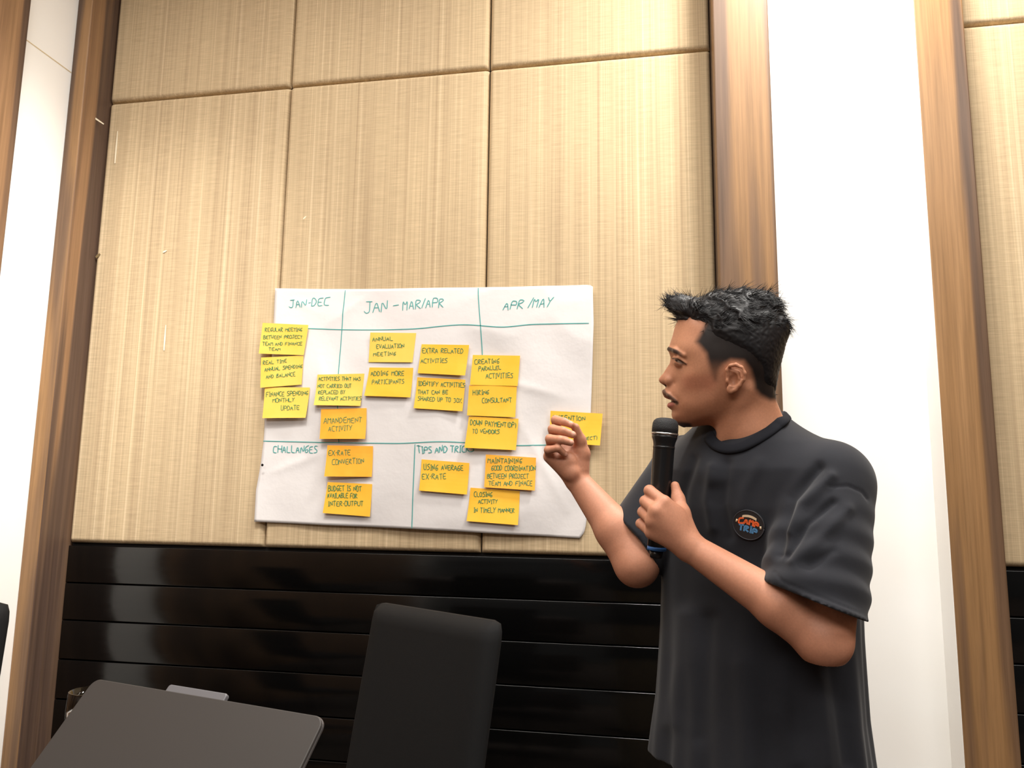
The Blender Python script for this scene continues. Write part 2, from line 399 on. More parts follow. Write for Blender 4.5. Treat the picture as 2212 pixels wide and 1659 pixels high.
heading('APR /MAY', (1093, 652), (1197, 644), (1088, 671), (1192, 664), seed=3)
heading('CHALLANGES', (590, 963), (686, 963), (589, 977), (685, 978), seed=4)
heading('TIPS AND TRICKS', (903, 964), (1025, 963), (905, 979), (1023, 976), seed=5)
V, Fc = lathe([(0, .0045), (.0006, .0045)], np.array([*wallxz(571, 1005)[:1], YP-.014, wallxz(571, 1005)[1]]), np.array([wallxz(571, 1005)[0], YP, wallxz(571, 1005)[1]]), 10)
mesh_obj('pin_hole', V, Fc, M['metal_dark'], sheet, False)

# ------------------------------------------------------------------ sticky notes
def E_(x, y): return (550+x/5.923, 680+y/5.923)
def F_(x, y): return (780+x/5.925, 700+y/5.925)
def A_(x, y): return (540+x/2.86, 600+y/2.86)
def B_(x, y): return (880+x/2.861, 600+y/2.861)
def H_(x, y): return (1160+x/8.731, 870+y/8.731)
# map, material, corners TL TR BR BL, lines (text, x0,x1, ytop0,ybot0, ytop1,ybot1), label, lift
NOTES = [
 (E_, 'a', [(103, 103), (688, 130), (632, 518), (55, 497)], [('REGULAR MEETING', 135, 612, 165, 212, 165, 210), ('BETWEEN PROJECT', 113, 612, 262, 308, 262, 300), ('TEAM AND FINANCE', 105, 608, 350, 392, 348, 388), ('TEAM', 185, 330, 420, 458, 425, 455)],
  'yellow sticky note reading REGULAR MEETING, topmost of three at the sheet\'s left edge', 0),
 (E_, 'a', [(83, 547), (625, 522), (602, 893), (77, 935)], [('REAL TIME', 108, 408, 590, 638, 566, 608), ('ANNUAL SPENDING', 130, 612, 675, 724, 635, 675), ('AND BALANCE', 150, 520, 770, 818, 732, 780)],
  'tilted yellow sticky note reading REAL TIME ANNUAL SPENDING, middle of the left three', 0),
 (E_, 'a', [(130, 925), (707, 930), (660, 1320), (110, 1325)], [('FINANCE SPENDING', 150, 685, 985, 1047, 975, 1025), ('MONTHLY', 235, 515, 1068, 1125, 1065, 1110), ('UPDATE', 345, 575, 1165, 1225, 1160, 1215)],
  'yellow sticky note reading FINANCE SPENDING MONTHLY UPDATE, lowest of the left three', 1),
 (E_, 'a', [(805, 765), (1405, 752), (1360, 1168), (772, 1160)], [('ACTIVITIES THAT HAS', 822, 1355, 795, 840, 795, 838), ('NOT CARRIED OUT', 812, 1240, 890, 935, 885, 932), ('REPLACED BY', 820, 1165, 970, 1018, 965, 1012), ('RELEVANT ACTIVITIES', 838, 1370, 1052, 1098, 1048, 1095)],
  'yellow sticky note reading ACTIVITIES THAT HAS NOT CARRIED OUT', 1),
 (E_, 'c', [(850, 1205), (1432, 1193), (1427, 1590), (842, 1590)], [('AMANDEMENT', 890, 1375, 1315, 1392, 1310, 1375), ('ACTIVITY', 955, 1250, 1425, 1492, 1415, 1480)],
  'orange sticky note reading AMANDEMENT ACTIVITY', 1),
 (F_, 'a', [(118, 108), (705, 115), (660, 492), (97, 488)], [('ANNUAL', 145, 405, 168, 222, 162, 208), ('EVALUATION', 198, 553, 262, 318, 252, 302), ('MEETING', 160, 450, 362, 410, 355, 400)],
  'yellow sticky note reading ANNUAL EVALUATION MEETING', 0),
 (F_, 'b', [(108, 555), (668, 560), (640, 943), (50, 922)], [('ADDING MORE', 125, 553, 602, 660, 600, 658), ('PARTICIPANTS', 145, 553, 712, 768, 708, 760)],
  'golden sticky note reading ADDING MORE PARTICIPANTS', 1),
 (F_, 'b', [(775, 258), (1383, 268), (1337, 662), (730, 632)], [('EXTRA RELATED', 785, 1305, 308, 370, 312, 372), ('ACTIVITIES', 770, 1105, 445, 498, 438, 492)],
  'golden sticky note reading EXTRA RELATED ACTIVITIES', 1),
 (F_, 'b', [(720, 680), (1335, 712), (1300, 1118), (683, 1080)], [('IDENTIFY ACTIVITIES', 735, 1330, 728, 785, 755, 808), ('THAT CAN BE', 730, 1110, 845, 895, 845, 895), ('SHARED UP TO 30%', 733, 1290, 930, 980, 952, 1005)],
  'golden sticky note reading IDENTIFY ACTIVITIES THAT CAN BE SHARED', 1),
 (F_, 'b', [(1430, 395), (2035, 405), (2005, 795), (1395, 780)], [('CREATING', 1455, 1770, 452, 512, 445, 498), ('PARALLEL', 1505, 1790, 540, 600, 532, 580), ('ACTIVITIES', 1600, 1945, 635, 692, 625, 685)],
  'golden sticky note reading CREATING PARALLEL ACTIVITIES, top of a column of three', 0),
 (F_, 'b', [(1382, 783), (1993, 795), (1975, 1195), (1358, 1170)], [('HIRING', 1433, 1640, 848, 908, 840, 892), ('CONSULTANT', 1550, 1925, 948, 1008, 940, 995)],
  'golden sticky note reading HIRING CONSULTANT, middle of a column of three', 0),
 (F_, 'b', [(1380, 1180), (2015, 1212), (1983, 1615), (1330, 1585)], [('DOWN PAYMENT(DP)', 1400, 1990, 1225, 1290, 1262, 1325), ('TO VENDORS', 1430, 1770, 1342, 1395, 1350, 1402)],
  'golden sticky note reading DOWN PAYMENT TO VENDORS', 1),
 (A_, 'c', [(478, 1035), (760, 1040), (757, 1230), (466, 1228)], [('EX-RATE', 487, 620, 1066, 1098, 1063, 1094), ('CONVERTION', 510, 705, 1122, 1157, 1115, 1145)],
  'orange sticky note reading EX-RATE CONVERTION under the CHALLANGES heading', 1),
 (A_, 'b', [(480, 1262), (755, 1275), (742, 1476), (452, 1453)], [('BUDGET IS NOT', 485, 688, 1283, 1316, 1286, 1318), ('AVAILABLE FOR', 480, 662, 1330, 1360, 1332, 1360), ('INTER-OUTPUT', 485, 700, 1380, 1410, 1380, 1408)],
  'golden sticky note reading BUDGET IS NOT AVAILABLE FOR INTER-OUTPUT', 0),
 (B_, 'b', [(88, 1122), (383, 1145), (372, 1340), (77, 1315)], [('USING AVERAGE', 103, 345, 1150, 1185, 1160, 1192), ('EX-RATE', 93, 240, 1210, 1245, 1210, 1243)],
  'golden sticky note reading USING AVERAGE EX-RATE under TIPS AND TRICKS', 1),
 (B_, 'c', [(485, 1092), (795, 1112), (790, 1315), (477, 1295)], [('MAINTAINING', 498, 710, 1113, 1145, 1118, 1146), ('GOOD COORDINATION', 520, 792, 1160, 1190, 1163, 1192), ('BETWEEN PROJECT', 495, 750, 1210, 1240, 1212, 1240), ('TEAM AND FINACE', 505, 775, 1255, 1283, 1255, 1284)],
  'orange sticky note reading MAINTAINING GOOD COORDINATION', 1),
 (B_, 'b', [(390, 1297), (695, 1318), (686, 1528), (370, 1503)], [('CLOSING', 413, 525, 1323, 1353, 1325, 1352), ('ACTIVITY', 440, 558, 1368, 1394, 1370, 1394), ('IN TIMELY MANNER', 413, 663, 1418, 1448, 1424, 1450)],
  'golden sticky note reading CLOSING ACTIVITY IN TIMELY MANNER', 1),
 (H_, 'b', [(255, 150), (1238, 205), (1190, 808), (232, 752)], [('EXTENTION', 300, 910, 232, 318, 255, 335), ('JECT)', 880, 1150, 655, 700, 625, 690)],
  'golden sticky note reading EXTENTION beside the raised hand, over the sheet\'s right edge', 1)]
for idx, (fn, mk, cs, lines, label, lift) in enumerate(NOTES):
    yb = YP-.0135-(.0012 if idx in (1, 10) else 0)-(.0012 if idx == 0 else 0)
    C = [wallxz(*fn(*c), y=yb) for c in cs]; TLc, TRc, BRc, BLc = C
    A0 = np.stack([TRc-TLc, BLc-TLc], 1); Ai = np.linalg.inv(A0); lf = (.004, .013)[lift]*random.uniform(.7, 1.25); tw = random.uniform(-.25, .35)
    ph = random.uniform(0, 6)
    def ny(u, v, lf=lf, tw=tw, yb=yb, ph=ph): return yb-lf*max(0, v-.22)**1.7*(1+tw*(u-.5)*2)-.0012*math.sin(3.4*u+ph)*v
    def nsurf(x, z, Ai=Ai, TLc=TLc, ny=ny):
        u, v = Ai@(np.array([x, z])-TLc); return ny(min(1, max(0, u)), min(1, max(0, v)))
    nu, nv = 12, 8; V = []
    for th in (0, .0005):
        for j in range(nv+1):
            for i in range(nu+1):
                u, v = i/nu, j/nv; p = (TLc*(1-u)+TRc*u)*(1-v)+(BLc*(1-u)+BRc*u)*v; V.append((p[0], nsurf(*p)+th, p[1]))
    n1 = (nu+1)*(nv+1); Fc = []
    for j in range(nv):
        for i in range(nu):
            a = j*(nu+1)+i; q = (a, a+nu+1, a+nu+2, a+1); Fc += [q, tuple(k+n1 for k in q[::-1])]
    ring = [i for i in range(nu+1)]+[j*(nu+1)+nu for j in range(1, nv+1)]+[nv*(nu+1)+i for i in range(nu-1, -1, -1)]+[j*(nu+1) for j in range(nv-1, 0, -1)]
    Fc += [(ring[k], ring[(k+1) % len(ring)], ring[(k+1) % len(ring)]+n1, ring[k]+n1) for k in range(len(ring))]
    loc = np.array([.5*(BLc[0]+BRc[0]), yb, min(BLc[1], BRc[1])])
    no = mesh_obj('sticky_note', V, Fc, M['note_'+mk], None, False, loc=loc); tag(no, label, 'sticky note', 'sticky notes on and around the flip-chart sheet')
    rnd = random.Random(100+idx)
    for text, x0, x1, t0, b0, t1, b1 in lines:
        polys = []
        for s in strokes(text, rnd, .28):
            P = []
            for x, y in s:
                xx = x0+(x1-x0)*x; yt = t0+(t1-t0)*x; yo = b0+(b1-b0)*x; P.append(wallxz(*fn(xx, yt*y+yo*(1-y)), y=yb))
            polys.append(densify(P, .003))
        V, Fc = ribbons(polys, .0021, nsurf); mesh_obj('lettering', V, Fc, M['ink_note'], no, False)

# ------------------------------------------------------------------ chairs
def pillow_box(lo, hi, R, nseg=5):
    V, Fc = box(lo, hi); return V, Fc
def chair_mesh_parts(root, wd=.454, zt=.97, rec=.176):
    """front of the seat looks along -y, origin on the floor under the back"""
    sh = math.tan(rec)
    def lean(V, z_ref=zt): return [(x, y-(z_ref-z)*sh, z) for x, y, z in V]
    # backrest: padded board with soft edges and a slightly sagging cover
    nx, nz = 16, 22; V = []; th = .055; zb = .47
    for side in (0, 1):
        for j in range(nz+1):
            for i in range(nx+1):
                u, v = i/nx, j/nz; x = (u-.5)*wd; z = zb+(zt-zb)*v
                e = min(min(u, 1-u)*wd/.013, (1-v)*(zt-zb)/.013, 1.0); e = math.sqrt(max(0, 1-(1-e)**2))
                yy = th/2*(.25+.75*e)+.003*math.sin(9*u+5*v)*v*(1-v)
                cr = 1-.035*max(0, 1-(1-v)*(zt-zb)/.03) if (i in (0, nx)) else 1.0
                V.append((x*cr, -yy if side == 0 else yy, z-(.006 if (j == nz and i in (0, nx)) else 0)))
    n1 = (nx+1)*(nz+1); Fc = []
    for j in range(nz):
        for i in range(nx):
            a = j*(nx+1)+i; q = (a, a+1, a+nx+2, a+nx+1); Fc += [q, tuple(k+n1 for k in q[::-1])]
    ring = [i for i in range(nx+1)]+[j*(nx+1)+nx for j in range(1, nz+1)]+[nz*(nx+1)+i for i in range(nx-1, -1, -1)]+[j*(nx+1) for j in range(nz-1, 0, -1)]
    Fc += [(ring[(k+1) % len(ring)], ring[k], ring[k]+n1, ring[(k+1) % len(ring)]+n1) for k in range(len(ring))]
    mesh_obj('backrest', lean(V), Fc, M['black_cloth'], root, True, False)
    off = -(zt-.45)*sh
    V, Fc = box((-wd/2, off-.44, .41), (wd/2, off+.02, .485)); o = mesh_obj('seat', V, Fc, M['black_cloth'], root, True, False); bevel(o, .022, 4)
    for sx in (-1, 1):
        for fy in (0, 1):
            x = sx*(wd/2-.025); y = off-.415 if fy == 0 else off-.005
            V, Fc = tube([(x, y, .42), (x, y, .2), (x, y+(.03 if fy else -.01), 0)], [.014, .0135, .012], 10); mesh_obj('leg', V, Fc, M['metal_dark'], root, True, False)
    V, Fc = tube([(-wd/2+.025, off-.21, .395), (wd/2-.025, off-.21, .395)], .011, 8); mesh_obj('stretcher', V, Fc, M['metal_dark'], root, True, False)
chair = empty('dining_chair', (1.521, -.591, 0), 'black upholstered high-back chair standing between laptop and speaker', 'chair', 'black high-back chairs', -.568)
chair_mesh_parts(chair)
_q = atz(24, 1301, .97)
yw = .45; ctr = _q-np.array([math.cos(yw), math.sin(yw), 0])*.227
chair2 = chair.copy(); COL.objects.link(chair2); chair2.location = (ctr[0], ctr[1], 0); chair2.rotation_euler[2] = yw
chair2['label'] = 'black high-back chair cut off by the left edge, in front of the white wall'
for ch in list(chair.children):
    c = ch.copy(); COL.objects.link(c); c.parent = chair2

# ------------------------------------------------------------------ table, laptop, glass
TZ = .762
table = empty('meeting_table', (1.45, -1.66, 0), 'meeting table under dark cloth, carrying the grey laptop', 'table')
rbox('table_top', (.93, -2.06, TZ-.03), (1.98, -1.235, TZ-.002), M['cloth_white'], table, .006)
V = []; Fc = []
x0, x1, y0, y1 = .928, 1.982, -2.062, -1.233
per = []
for k in range(160):
    t = k/160*2*((x1-x0)+(y1-y0))
    if t < x1-x0: p = (x0+t, y0)
    elif t < (x1-x0)+(y1-y0): p = (x1, y0+t-(x1-x0))
    elif t < 2*(x1-x0)+(y1-y0): p = (x1-(t-(x1-x0)-(y1-y0)), y1)
    else: p = (x0, y1-(t-2*(x1-x0)-(y1-y0)))
    per.append(p)
cx, cy = (x0+x1)/2, (y0+y1)/2
for r_, (z, fl) in enumerate(((TZ-.003, 0), (TZ-.02, .003), (TZ-.25, .01), (.32, .018))):
    for k, (a, b) in enumerate(per):
        s = fl*math.sin(k*.55)*.9+fl*.4; dx, dy = np.sign(a-cx)*(abs(a-cx) > .5), np.sign(b-cy)*(abs(b-cy) > .4); V.append((a+dx*s, b+dy*s, z))
for r_ in range(3):
    for k in range(160): Fc.append((r_*160+k, r_*160+(k+1) % 160, (r_+1)*160+(k+1) % 160, (r_+1)*160+k))
mesh_obj('cloth_skirt', V, Fc, M['cloth_white'], table)
for a in (.99, 1.92):
    for b in (-2.0, -1.3):
        V, Fc = tube([(a, b, TZ-.03), (a, b, .3), (a, b, 0)], .018, 10); mesh_obj('leg', V, Fc, M['metal_dark'], table)

LW, LD, LYAW, LT = .38, .285, -.272, .862
lap = empty('laptop', (1.466, -1.762, TZ), 'half-closed grey laptop seen from behind its lid, on the table', 'laptop', rz=LYAW)
def rslab(wd, y0, y1, z0, z1, R, n=6):
    pts = []
    for cx_, cy_, a0 in ((wd/2-R, y1-R, 0), (-wd/2+R, y1-R, 90), (-wd/2+R, y0+R, 180), (wd/2-R, y0+R, 270)):
        for k in range(n+1):
            a = math.radians(a0+90*k/n); pts.append((cx_+R*math.cos(a), cy_+R*math.sin(a)))
    m = len(pts); V = [(x, y, z0) for x, y in pts]+[(x, y, z1) for x, y in pts]
    return V, [tuple(range(m-1, -1, -1)), tuple(range(m, 2*m))]+[(k, (k+1) % m, m+(k+1) % m, m+k) for k in range(m)]
HZ = .784-TZ
ct, st = math.cos(LT), math.sin(LT)
def lidxf(V): return [(x, y*ct-z*st, y*st+z*ct+HZ) for x, y, z in V]
V, Fc = rslab(LW, -.004, .262, 0.001, .017, .012); base = mesh_obj('base', V, Fc, M['lid'], lap, False, False); bevel(base, .002)
V, Fc = rslab(LW-.05, .03, .15, .0172, .0185, .003); mesh_obj('keyboard', V, Fc, M['keys'], base, False, False)
V, Fc = rslab(.12, .165, .25, .0172, .0178, .003); mesh_obj('touchpad', V, Fc, M['lid_tab'], base, False, False)
V, Fc = rslab(LW, 0, LD, -.0045, .0025, .013); lid = mesh_obj('lid', lidxf(V), Fc, M['lid'], lap, False, False); bevel(lid, .0012, 2)
V, Fc = rslab(LW+.0012, -.0005, LD+.0006, -.0036, -.0012, .0135); mesh_obj('edge_band', lidxf(V), Fc, M['lid_edge'], lid, False, False)
V, Fc = rslab(LW-.014, .008, LD-.008, -.0052, -.0044, .008); mesh_obj('screen', lidxf(V), Fc, M['screen'], lid, False, False)
V, Fc = rslab(.098, LD-.012, LD+.0085, -.0042, .0018, .004); V = [(x-.010, y, z) for x, y, z in V]; o = mesh_obj('camera_lip', lidxf(V), Fc, M['lid_tab'], lid, False, False); bevel(o, .0012)
V, Fc = tube([(-LW/2+.05, 0, HZ-.003), (LW/2-.05, 0, HZ-.003)], .007, 12); mesh_obj('hinge', V, Fc, M['keys'], lap, True, False)
V, Fc = box((-LW/2+.052, LD-.155, .0024), (-LW/2+.057, LD-.115, .0030)); mesh_obj('logo_bar', lidxf(V), Fc, M['logo'], lid, False, False)

gp = atz(203, 1489, .93)
V, Fc = lathe([(0, .034), (.003, .036), (.012, .030), (.02, .006), (.055, .005), (.066, .010), (.082, .028), (.11, .037), (.14, .038), (.168, .036), (.1685, .0348), (.14, .0366), (.11, .0356), (.084, .026), (.07, .009), (.069, .001)],
              (gp[0], gp[1], TZ-.0015), (gp[0], gp[1], TZ+1), 40)
gl = mesh_obj('drinking_glass', V, Fc, M['glass'], None, True, loc=np.array([gp[0], gp[1], TZ])); tag(gl, 'clear stemmed water glass behind the laptop lid', 'glass')

# ------------------------------------------------------------------ distance-field modelling for the figure
def smin(a, b, k):
    h = np.clip(.5+.5*(b-a)/k, 0, 1); return b*(1-h)+a*h-k*h*(1-h)
class Field:
    def __init__(s, lo, hi, h):
        s.h = h; s.ax = [np.arange(lo[i], hi[i]+h, h, dtype=np.float32) for i in range(3)]
        s.F = np.full([len(a) for a in s.ax], .05, np.float32)
    def slab(s, lo, hi):
        sl = tuple(slice(max(0, int(np.searchsorted(a, lo[i]))), max(1, int(np.searchsorted(a, hi[i])))) for i, a in enumerate(s.ax))
        G = (s.ax[0][sl[0]][:, None, None], s.ax[1][sl[1]][None, :, None], s.ax[2][sl[2]][None, None, :]); return sl, G
    def put(s, sl, d, k, sub=False):
        if 0 in s.F[sl].shape: return
        if sub: s.F[sl] = -smin(-s.F[sl], d, k)
        else: s.F[sl] = smin(s.F[sl], d, k) if k > 0 else np.minimum(s.F[sl], d)
    def cap(s, a, b, ra, rb=None, k=.008, sub=False):
        a, b = np.asarray(a, float), np.asarray(b, float); rb = ra if rb is None else rb; m = max(ra, rb)+.03+k
        sl, (X, Y, Z) = s.slab(np.minimum(a, b)-m, np.maximum(a, b)+m); ab = b-a; L2 = float(ab@ab)+1e-12
        t = np.clip(((X-a[0])*ab[0]+(Y-a[1])*ab[1]+(Z-a[2])*ab[2])/L2, 0, 1)
        d = np.sqrt((X-a[0]-t*ab[0])**2+(Y-a[1]-t*ab[1])**2+(Z-a[2]-t*ab[2])**2)-(ra+(rb-ra)*t)
        s.put(sl, d.astype(np.float32), k, sub)
    def ell(s, c, rad, k=.008, R=None, sub=False):
        c = np.asarray(c, float); rad = np.asarray(rad, float); R = np.eye(3) if R is None else np.asarray(R); m = rad.max()+.03+k
        sl, (X, Y, Z) = s.slab(c-m, c+m); q = [((X-c[0])*R[i][0]+(Y-c[1])*R[i][1]+(Z-c[2])*R[i][2]) for i in range(3)]
        k0 = np.sqrt(sum((q[i]/rad[i])**2 for i in range(3))); k1 = np.sqrt(sum((q[i]/rad[i]**2)**2 for i in range(3)))+1e-9
        s.put(sl, (k0*(k0-1)/k1).astype(np.float32), k, sub)
    def chain(s, pts, rads, k=.003):
        for i in range(len(pts)-1): s.cap(pts[i], pts[i+1], rads[i], rads[i+1], k)
    def mesh(s):
        F = s.F; S = F < 0; nx, ny, nz = F.shape
        c = [S[i:nx-1+i, j:ny-1+j, k:nz-1+k] for i in (0, 1) for j in (0, 1) for k in (0, 1)]
        al = c[0].copy(); an = c[0].copy()
        for q in c[1:]: al &= q; an |= q
        act = an & ~al; idx = np.argwhere(act); ids = np.full(act.shape, -1, np.int64); ids[act] = np.arange(len(idx))
        corn = np.array([(i, j, k) for i in (0, 1) for j in (0, 1) for k in (0, 1)])
        val = np.stack([F[idx[:, 0]+o[0], idx[:, 1]+o[1], idx[:, 2]+o[2]] for o in corn], 1)
        acc = np.zeros((len(idx), 3)); cnt = np.zeros(len(idx))
        for a in range(8):
            for b in range(a+1, 8):
                if np.abs(corn[a]-corn[b]).sum() != 1: continue
                va, vb = val[:, a], val[:, b]; mk = (va < 0) != (vb < 0); t = np.where(mk, va/np.where(mk, va-vb, 1), 0)
                acc += mk[:, None]*(corn[a]+t[:, None]*(corn[b]-corn[a])); cnt += mk
        V = np.array([a[0] for a in s.ax])+(idx+acc/cnt[:, None])*s.h
        Q = []
        for ax in range(3):
            A = np.moveaxis(S, ax, 0); ch = A[:-1] != A[1:]; e = np.argwhere(ch); pos = A[:-1][ch]
            e3 = np.zeros_like(e); order = [ax]+[q for q in range(3) if q != ax]
            for q in range(3): e3[:, order[q]] = e[:, q]
            u, v = [q for q in range(3) if q != ax]
            ok = (e3[:, u] > 0) & (e3[:, v] > 0) & (e3[:, u] < F.shape[u]-1) & (e3[:, v] < F.shape[v]-1); e3 = e3[ok]; pos = pos[ok]
            def cid(du, dv):
                f = e3.copy(); f[:, u] += du; f[:, v] += dv; return ids[f[:, 0], f[:, 1], f[:, 2]]
            q = np.stack([cid(-1, -1), cid(0, -1), cid(0, 0), cid(-1, 0)], 1)
            flip = pos if ax != 1 else ~pos
            q[~flip] = q[~flip][:, ::-1]; Q.append(q)
        return V, np.concatenate(Q)
def relax(V, Q, it=2, lam=.5):
    n = len(V); e = np.concatenate([Q[:, [0, 1]], Q[:, [1, 2]], Q[:, [2, 3]], Q[:, [3, 0]]]); e = np.concatenate([e, e[:, ::-1]])
    deg = np.bincount(e[:, 0], minlength=n)[:, None]+1e-9
    for _ in range(it):
        S = np.stack([np.bincount(e[:, 0], weights=V[e[:, 1], i], minlength=n) for i in range(3)], 1); V = V+lam*(S/deg-V)
    return V
def vnormals(V, Q):
    n = np.cross(V[Q[:, 2]]-V[Q[:, 0]], V[Q[:, 3]]-V[Q[:, 1]]); N_ = np.zeros_like(V)
    for i in range(4): np.add.at(N_, Q[:, i], n)
    return N_/(np.linalg.norm(N_, axis=1)[:, None]+1e-12)
def fast_obj(name, V, Q, m, parent, cols=None):
    V = np.asarray(V)-rootloc(parent); me = bpy.data.meshes.new(name); Q = np.asarray(Q); k = Q.shape[1]
    me.vertices.add(len(V)); me.vertices.foreach_set('co', V.astype(np.float32).ravel()); me.loops.add(Q.size); me.loops.foreach_set('vertex_index', Q.astype(np.int32).ravel())
    me.polygons.add(len(Q)); me.polygons.foreach_set('loop_start', np.arange(0, Q.size, k, dtype=np.int32)); me.polygons.foreach_set('loop_total', np.full(len(Q), k, np.int32))
    me.update(calc_edges=True); me.polygons.foreach_set('use_smooth', [True]*len(Q)); me.validate()
    if cols is not None:
        at_ = me.color_attributes.new('tone', 'FLOAT_COLOR', 'POINT'); at_.data.foreach_set('color', np.concatenate([cols, np.ones((len(cols), 1))], 1).astype(np.float32).ravel())
    o = bpy.data.objects.new(name, me); COL.objects.link(o); o.parent = parent; me.materials.append(m); return o
def tps(pts, val, lam=0.0):
    P = np.asarray(pts); n = len(P); d = np.linalg.norm(P[:, None]-P[None], axis=2); K = np.where(d > 0, d*d*np.log(d+1e-12), 0)+lam*np.eye(n)
    A = np.zeros((n+3, n+3)); A[:n, :n] = K; A[:n, n] = 1; A[:n, n+1:] = P; A[n, :n] = 1; A[n+1:, :n] = P.T
    sol = np.linalg.solve(A, np.r_[np.asarray(val), 0, 0, 0])
    def f(a, b):
        out = np.full(np.shape(a), sol[n]); out = out+sol[n+1]*a+sol[n+2]*b
        for i in range(n):
            q = (a-P[i, 0])**2+(b-P[i, 1])**2; out = out+sol[i]*.5*q*np.log(q+1e-14)
        return out
    return f
def polydist(poly, a, b):
    """signed distance to a closed 2-D polygon, negative inside"""
    P = np.asarray(poly); d = np.full(np.shape(a), 1e9); ins = np.zeros(np.shape(a), bool); n = len(P)
    for i in range(n):
        x0, y0 = P[i]; x1, y1 = P[(i+1) % n]; ex, ey = x1-x0, y1-y0; t = np.clip(((a-x0)*ex+(b-y0)*ey)/(ex*ex+ey*ey+1e-12), 0, 1)
        d = np.minimum(d, (a-x0-t*ex)**2+(b-y0-t*ey)**2)
        c = ((y0 > b) != (y1 > b)) & (a < (x1-x0)*(b-y0)/((y1-y0) if abs(y1-y0) > 1e-12 else 1e-12)+x0); ins ^= c
    d = np.sqrt(d); return np.where(ins, -d, d)
def linedist(line, a, b):
    d = np.full(np.shape(a), 1e9)
    for (x0, y0), (x1, y1) in zip(line[:-1], line[1:]):
        ex, ey = x1-x0, y1-y0; t = np.clip(((a-x0)*ex+(b-y0)*ey)/(ex*ex+ey*ey+1e-12), 0, 1); d = np.minimum(d, np.hypot(a-x0-t*ex, b-y0-t*ey))
    return d
def sstep(e0, e1, x): t = np.clip((x-e0)/(e1-e0), 0, 1); return t*t*(3-2*t)

# ------------------------------------------------------------------ person
skin = mat('skin', rough=.5, Specular_IOR_Level=.35); skin.node_tree.nodes['Principled BSDF'].inputs['Subsurface Weight'].default_value = .12
skin.node_tree.nodes['Principled BSDF'].inputs['Subsurface Radius'].default_value = (.012, .005, .003); skin.node_tree.nodes['Principled BSDF'].inputs['Subsurface Scale'].default_value = .6
_a = N(skin, 'ShaderNodeVertexColor', layer_name='tone'); _n = pos_noise(skin, (260, 260, 260), 1, 3)
setcol(skin, mix(skin, _a.outputs[0], ramp(skin, _n.outputs['Fac'], [(.3, (.93, .92, .92, 1)), (.7, (1.05, 1.05, 1.05, 1))]).outputs[0], 1.0, 'MULTIPLY')); bump(skin, _n.outputs['Fac'], .08, .0006)
M['hair'] = mat('black_hair', (.0095, .009, .0105, 1), .5, Specular_IOR_Level=.35)
def tee_mat():
    m = mat('charcoal_cotton', rough=.9, Specular_IOR_Level=.15, Sheen_Weight=.12, Sheen_Roughness=.5); n = pos_noise(m, (420, 420, 420), 1, 3); b = pos_noise(m, (6, 6, 6), 1, 4)
    setcol(m, ramp(m, b.outputs['Fac'], [(.3, (.0150, .0158, .0200, 1)), (.7, (.0200, .0210, .0262, 1))]).outputs[0]); bump(m, n.outputs['Fac'], .15, .0006); return m
M['tee'] = tee_mat()
M['patch'] = mat('patch_black', (.008, .008, .010, 1), .6); M['patch_rim'] = mat('patch_rim', (.035, .036, .045, 1), .5)
M['patch_orange'] = mat('patch_orange', srgb(226, 96, 40), .7); M['patch_blue'] = mat('patch_blue', srgb(76, 130, 176), .7); M['patch_cream'] = mat('patch_cream', srgb(214, 190, 158), .7)
M['trousers'] = mat('beige_trousers', srgb(176, 160, 134), .85); M['shoe'] = mat('dark_shoe', srgb(42, 38, 36), .5)
SK = np.array(srgb(188, 132, 102)[:3]); SK_ARM = np.array(srgb(196, 138, 110)[:3]); HAIRC = np.array([.013, .012, .013])
LIP = np.array(srgb(168, 96, 86)[:3])

feet = c2w(cc(1640, 1600, 1.42)); feet[2] = 0.0
person = empty('person', feet, 'standing man in charcoal T-shirt holding a microphone and raising his other hand', 'person')
BV, BQ, BC = [], [], []
def body_add(V, Q, C):
    n = sum(len(v) for v in BV); BV.append(V); BQ.append(Q+n); BC.append(C)

# --- head: lateral half-width field over the profile plane
HO = cc(1570, 800, 1.5); HL = HO/np.linalg.norm(HO)
HA = np.array([1., 0, 0]); HA = HA-HL*(HA@HL); HA /= np.linalg.norm(HA); HB = np.cross(HL, HA)
if HB[1] < 0: HB = -HB
HR = np.stack([HA, HB, HL])            # rows
def hl(px, py, wmm=0.0):
    v = cc(px, py, 1.0); t = (HO@HL-wmm*.001)/(v@HL); P = t*v-HO; return np.array([P@HA, P@HB])
def hl3(px, py, wmm): q = hl(px, py, wmm); return np.array([q[0], q[1], -wmm*.001])
SIL = [(1465, 690), (1458, 706), (1451.6, 730), (1446, 747), (1443.5, 754), (1446, 764), (1448.5, 772), (1447, 784), (1440, 795), (1431.5, 808), (1423.5, 817.5), (1423, 822), (1426, 827), (1434, 832), (1438.5, 836.5),
       (1434, 843), (1431.5, 851), (1435, 858), (1443, 862), (1450, 865.5), (1444, 870), (1441.9, 875.5), (1444.5, 881), (1451, 886.5), (1450.5, 896), (1454, 907), (1463, 917), (1476, 923), (1500, 922), (1530, 918),
       (1590, 905), (1640, 890), (1662, 871), (1670, 850), (1674, 826), (1678, 800), (1687, 770), (1694, 742), (1694, 712), (1676, 680), (1640, 656), (1590, 646), (1540, 650), (1500, 662), (1476, 676)]
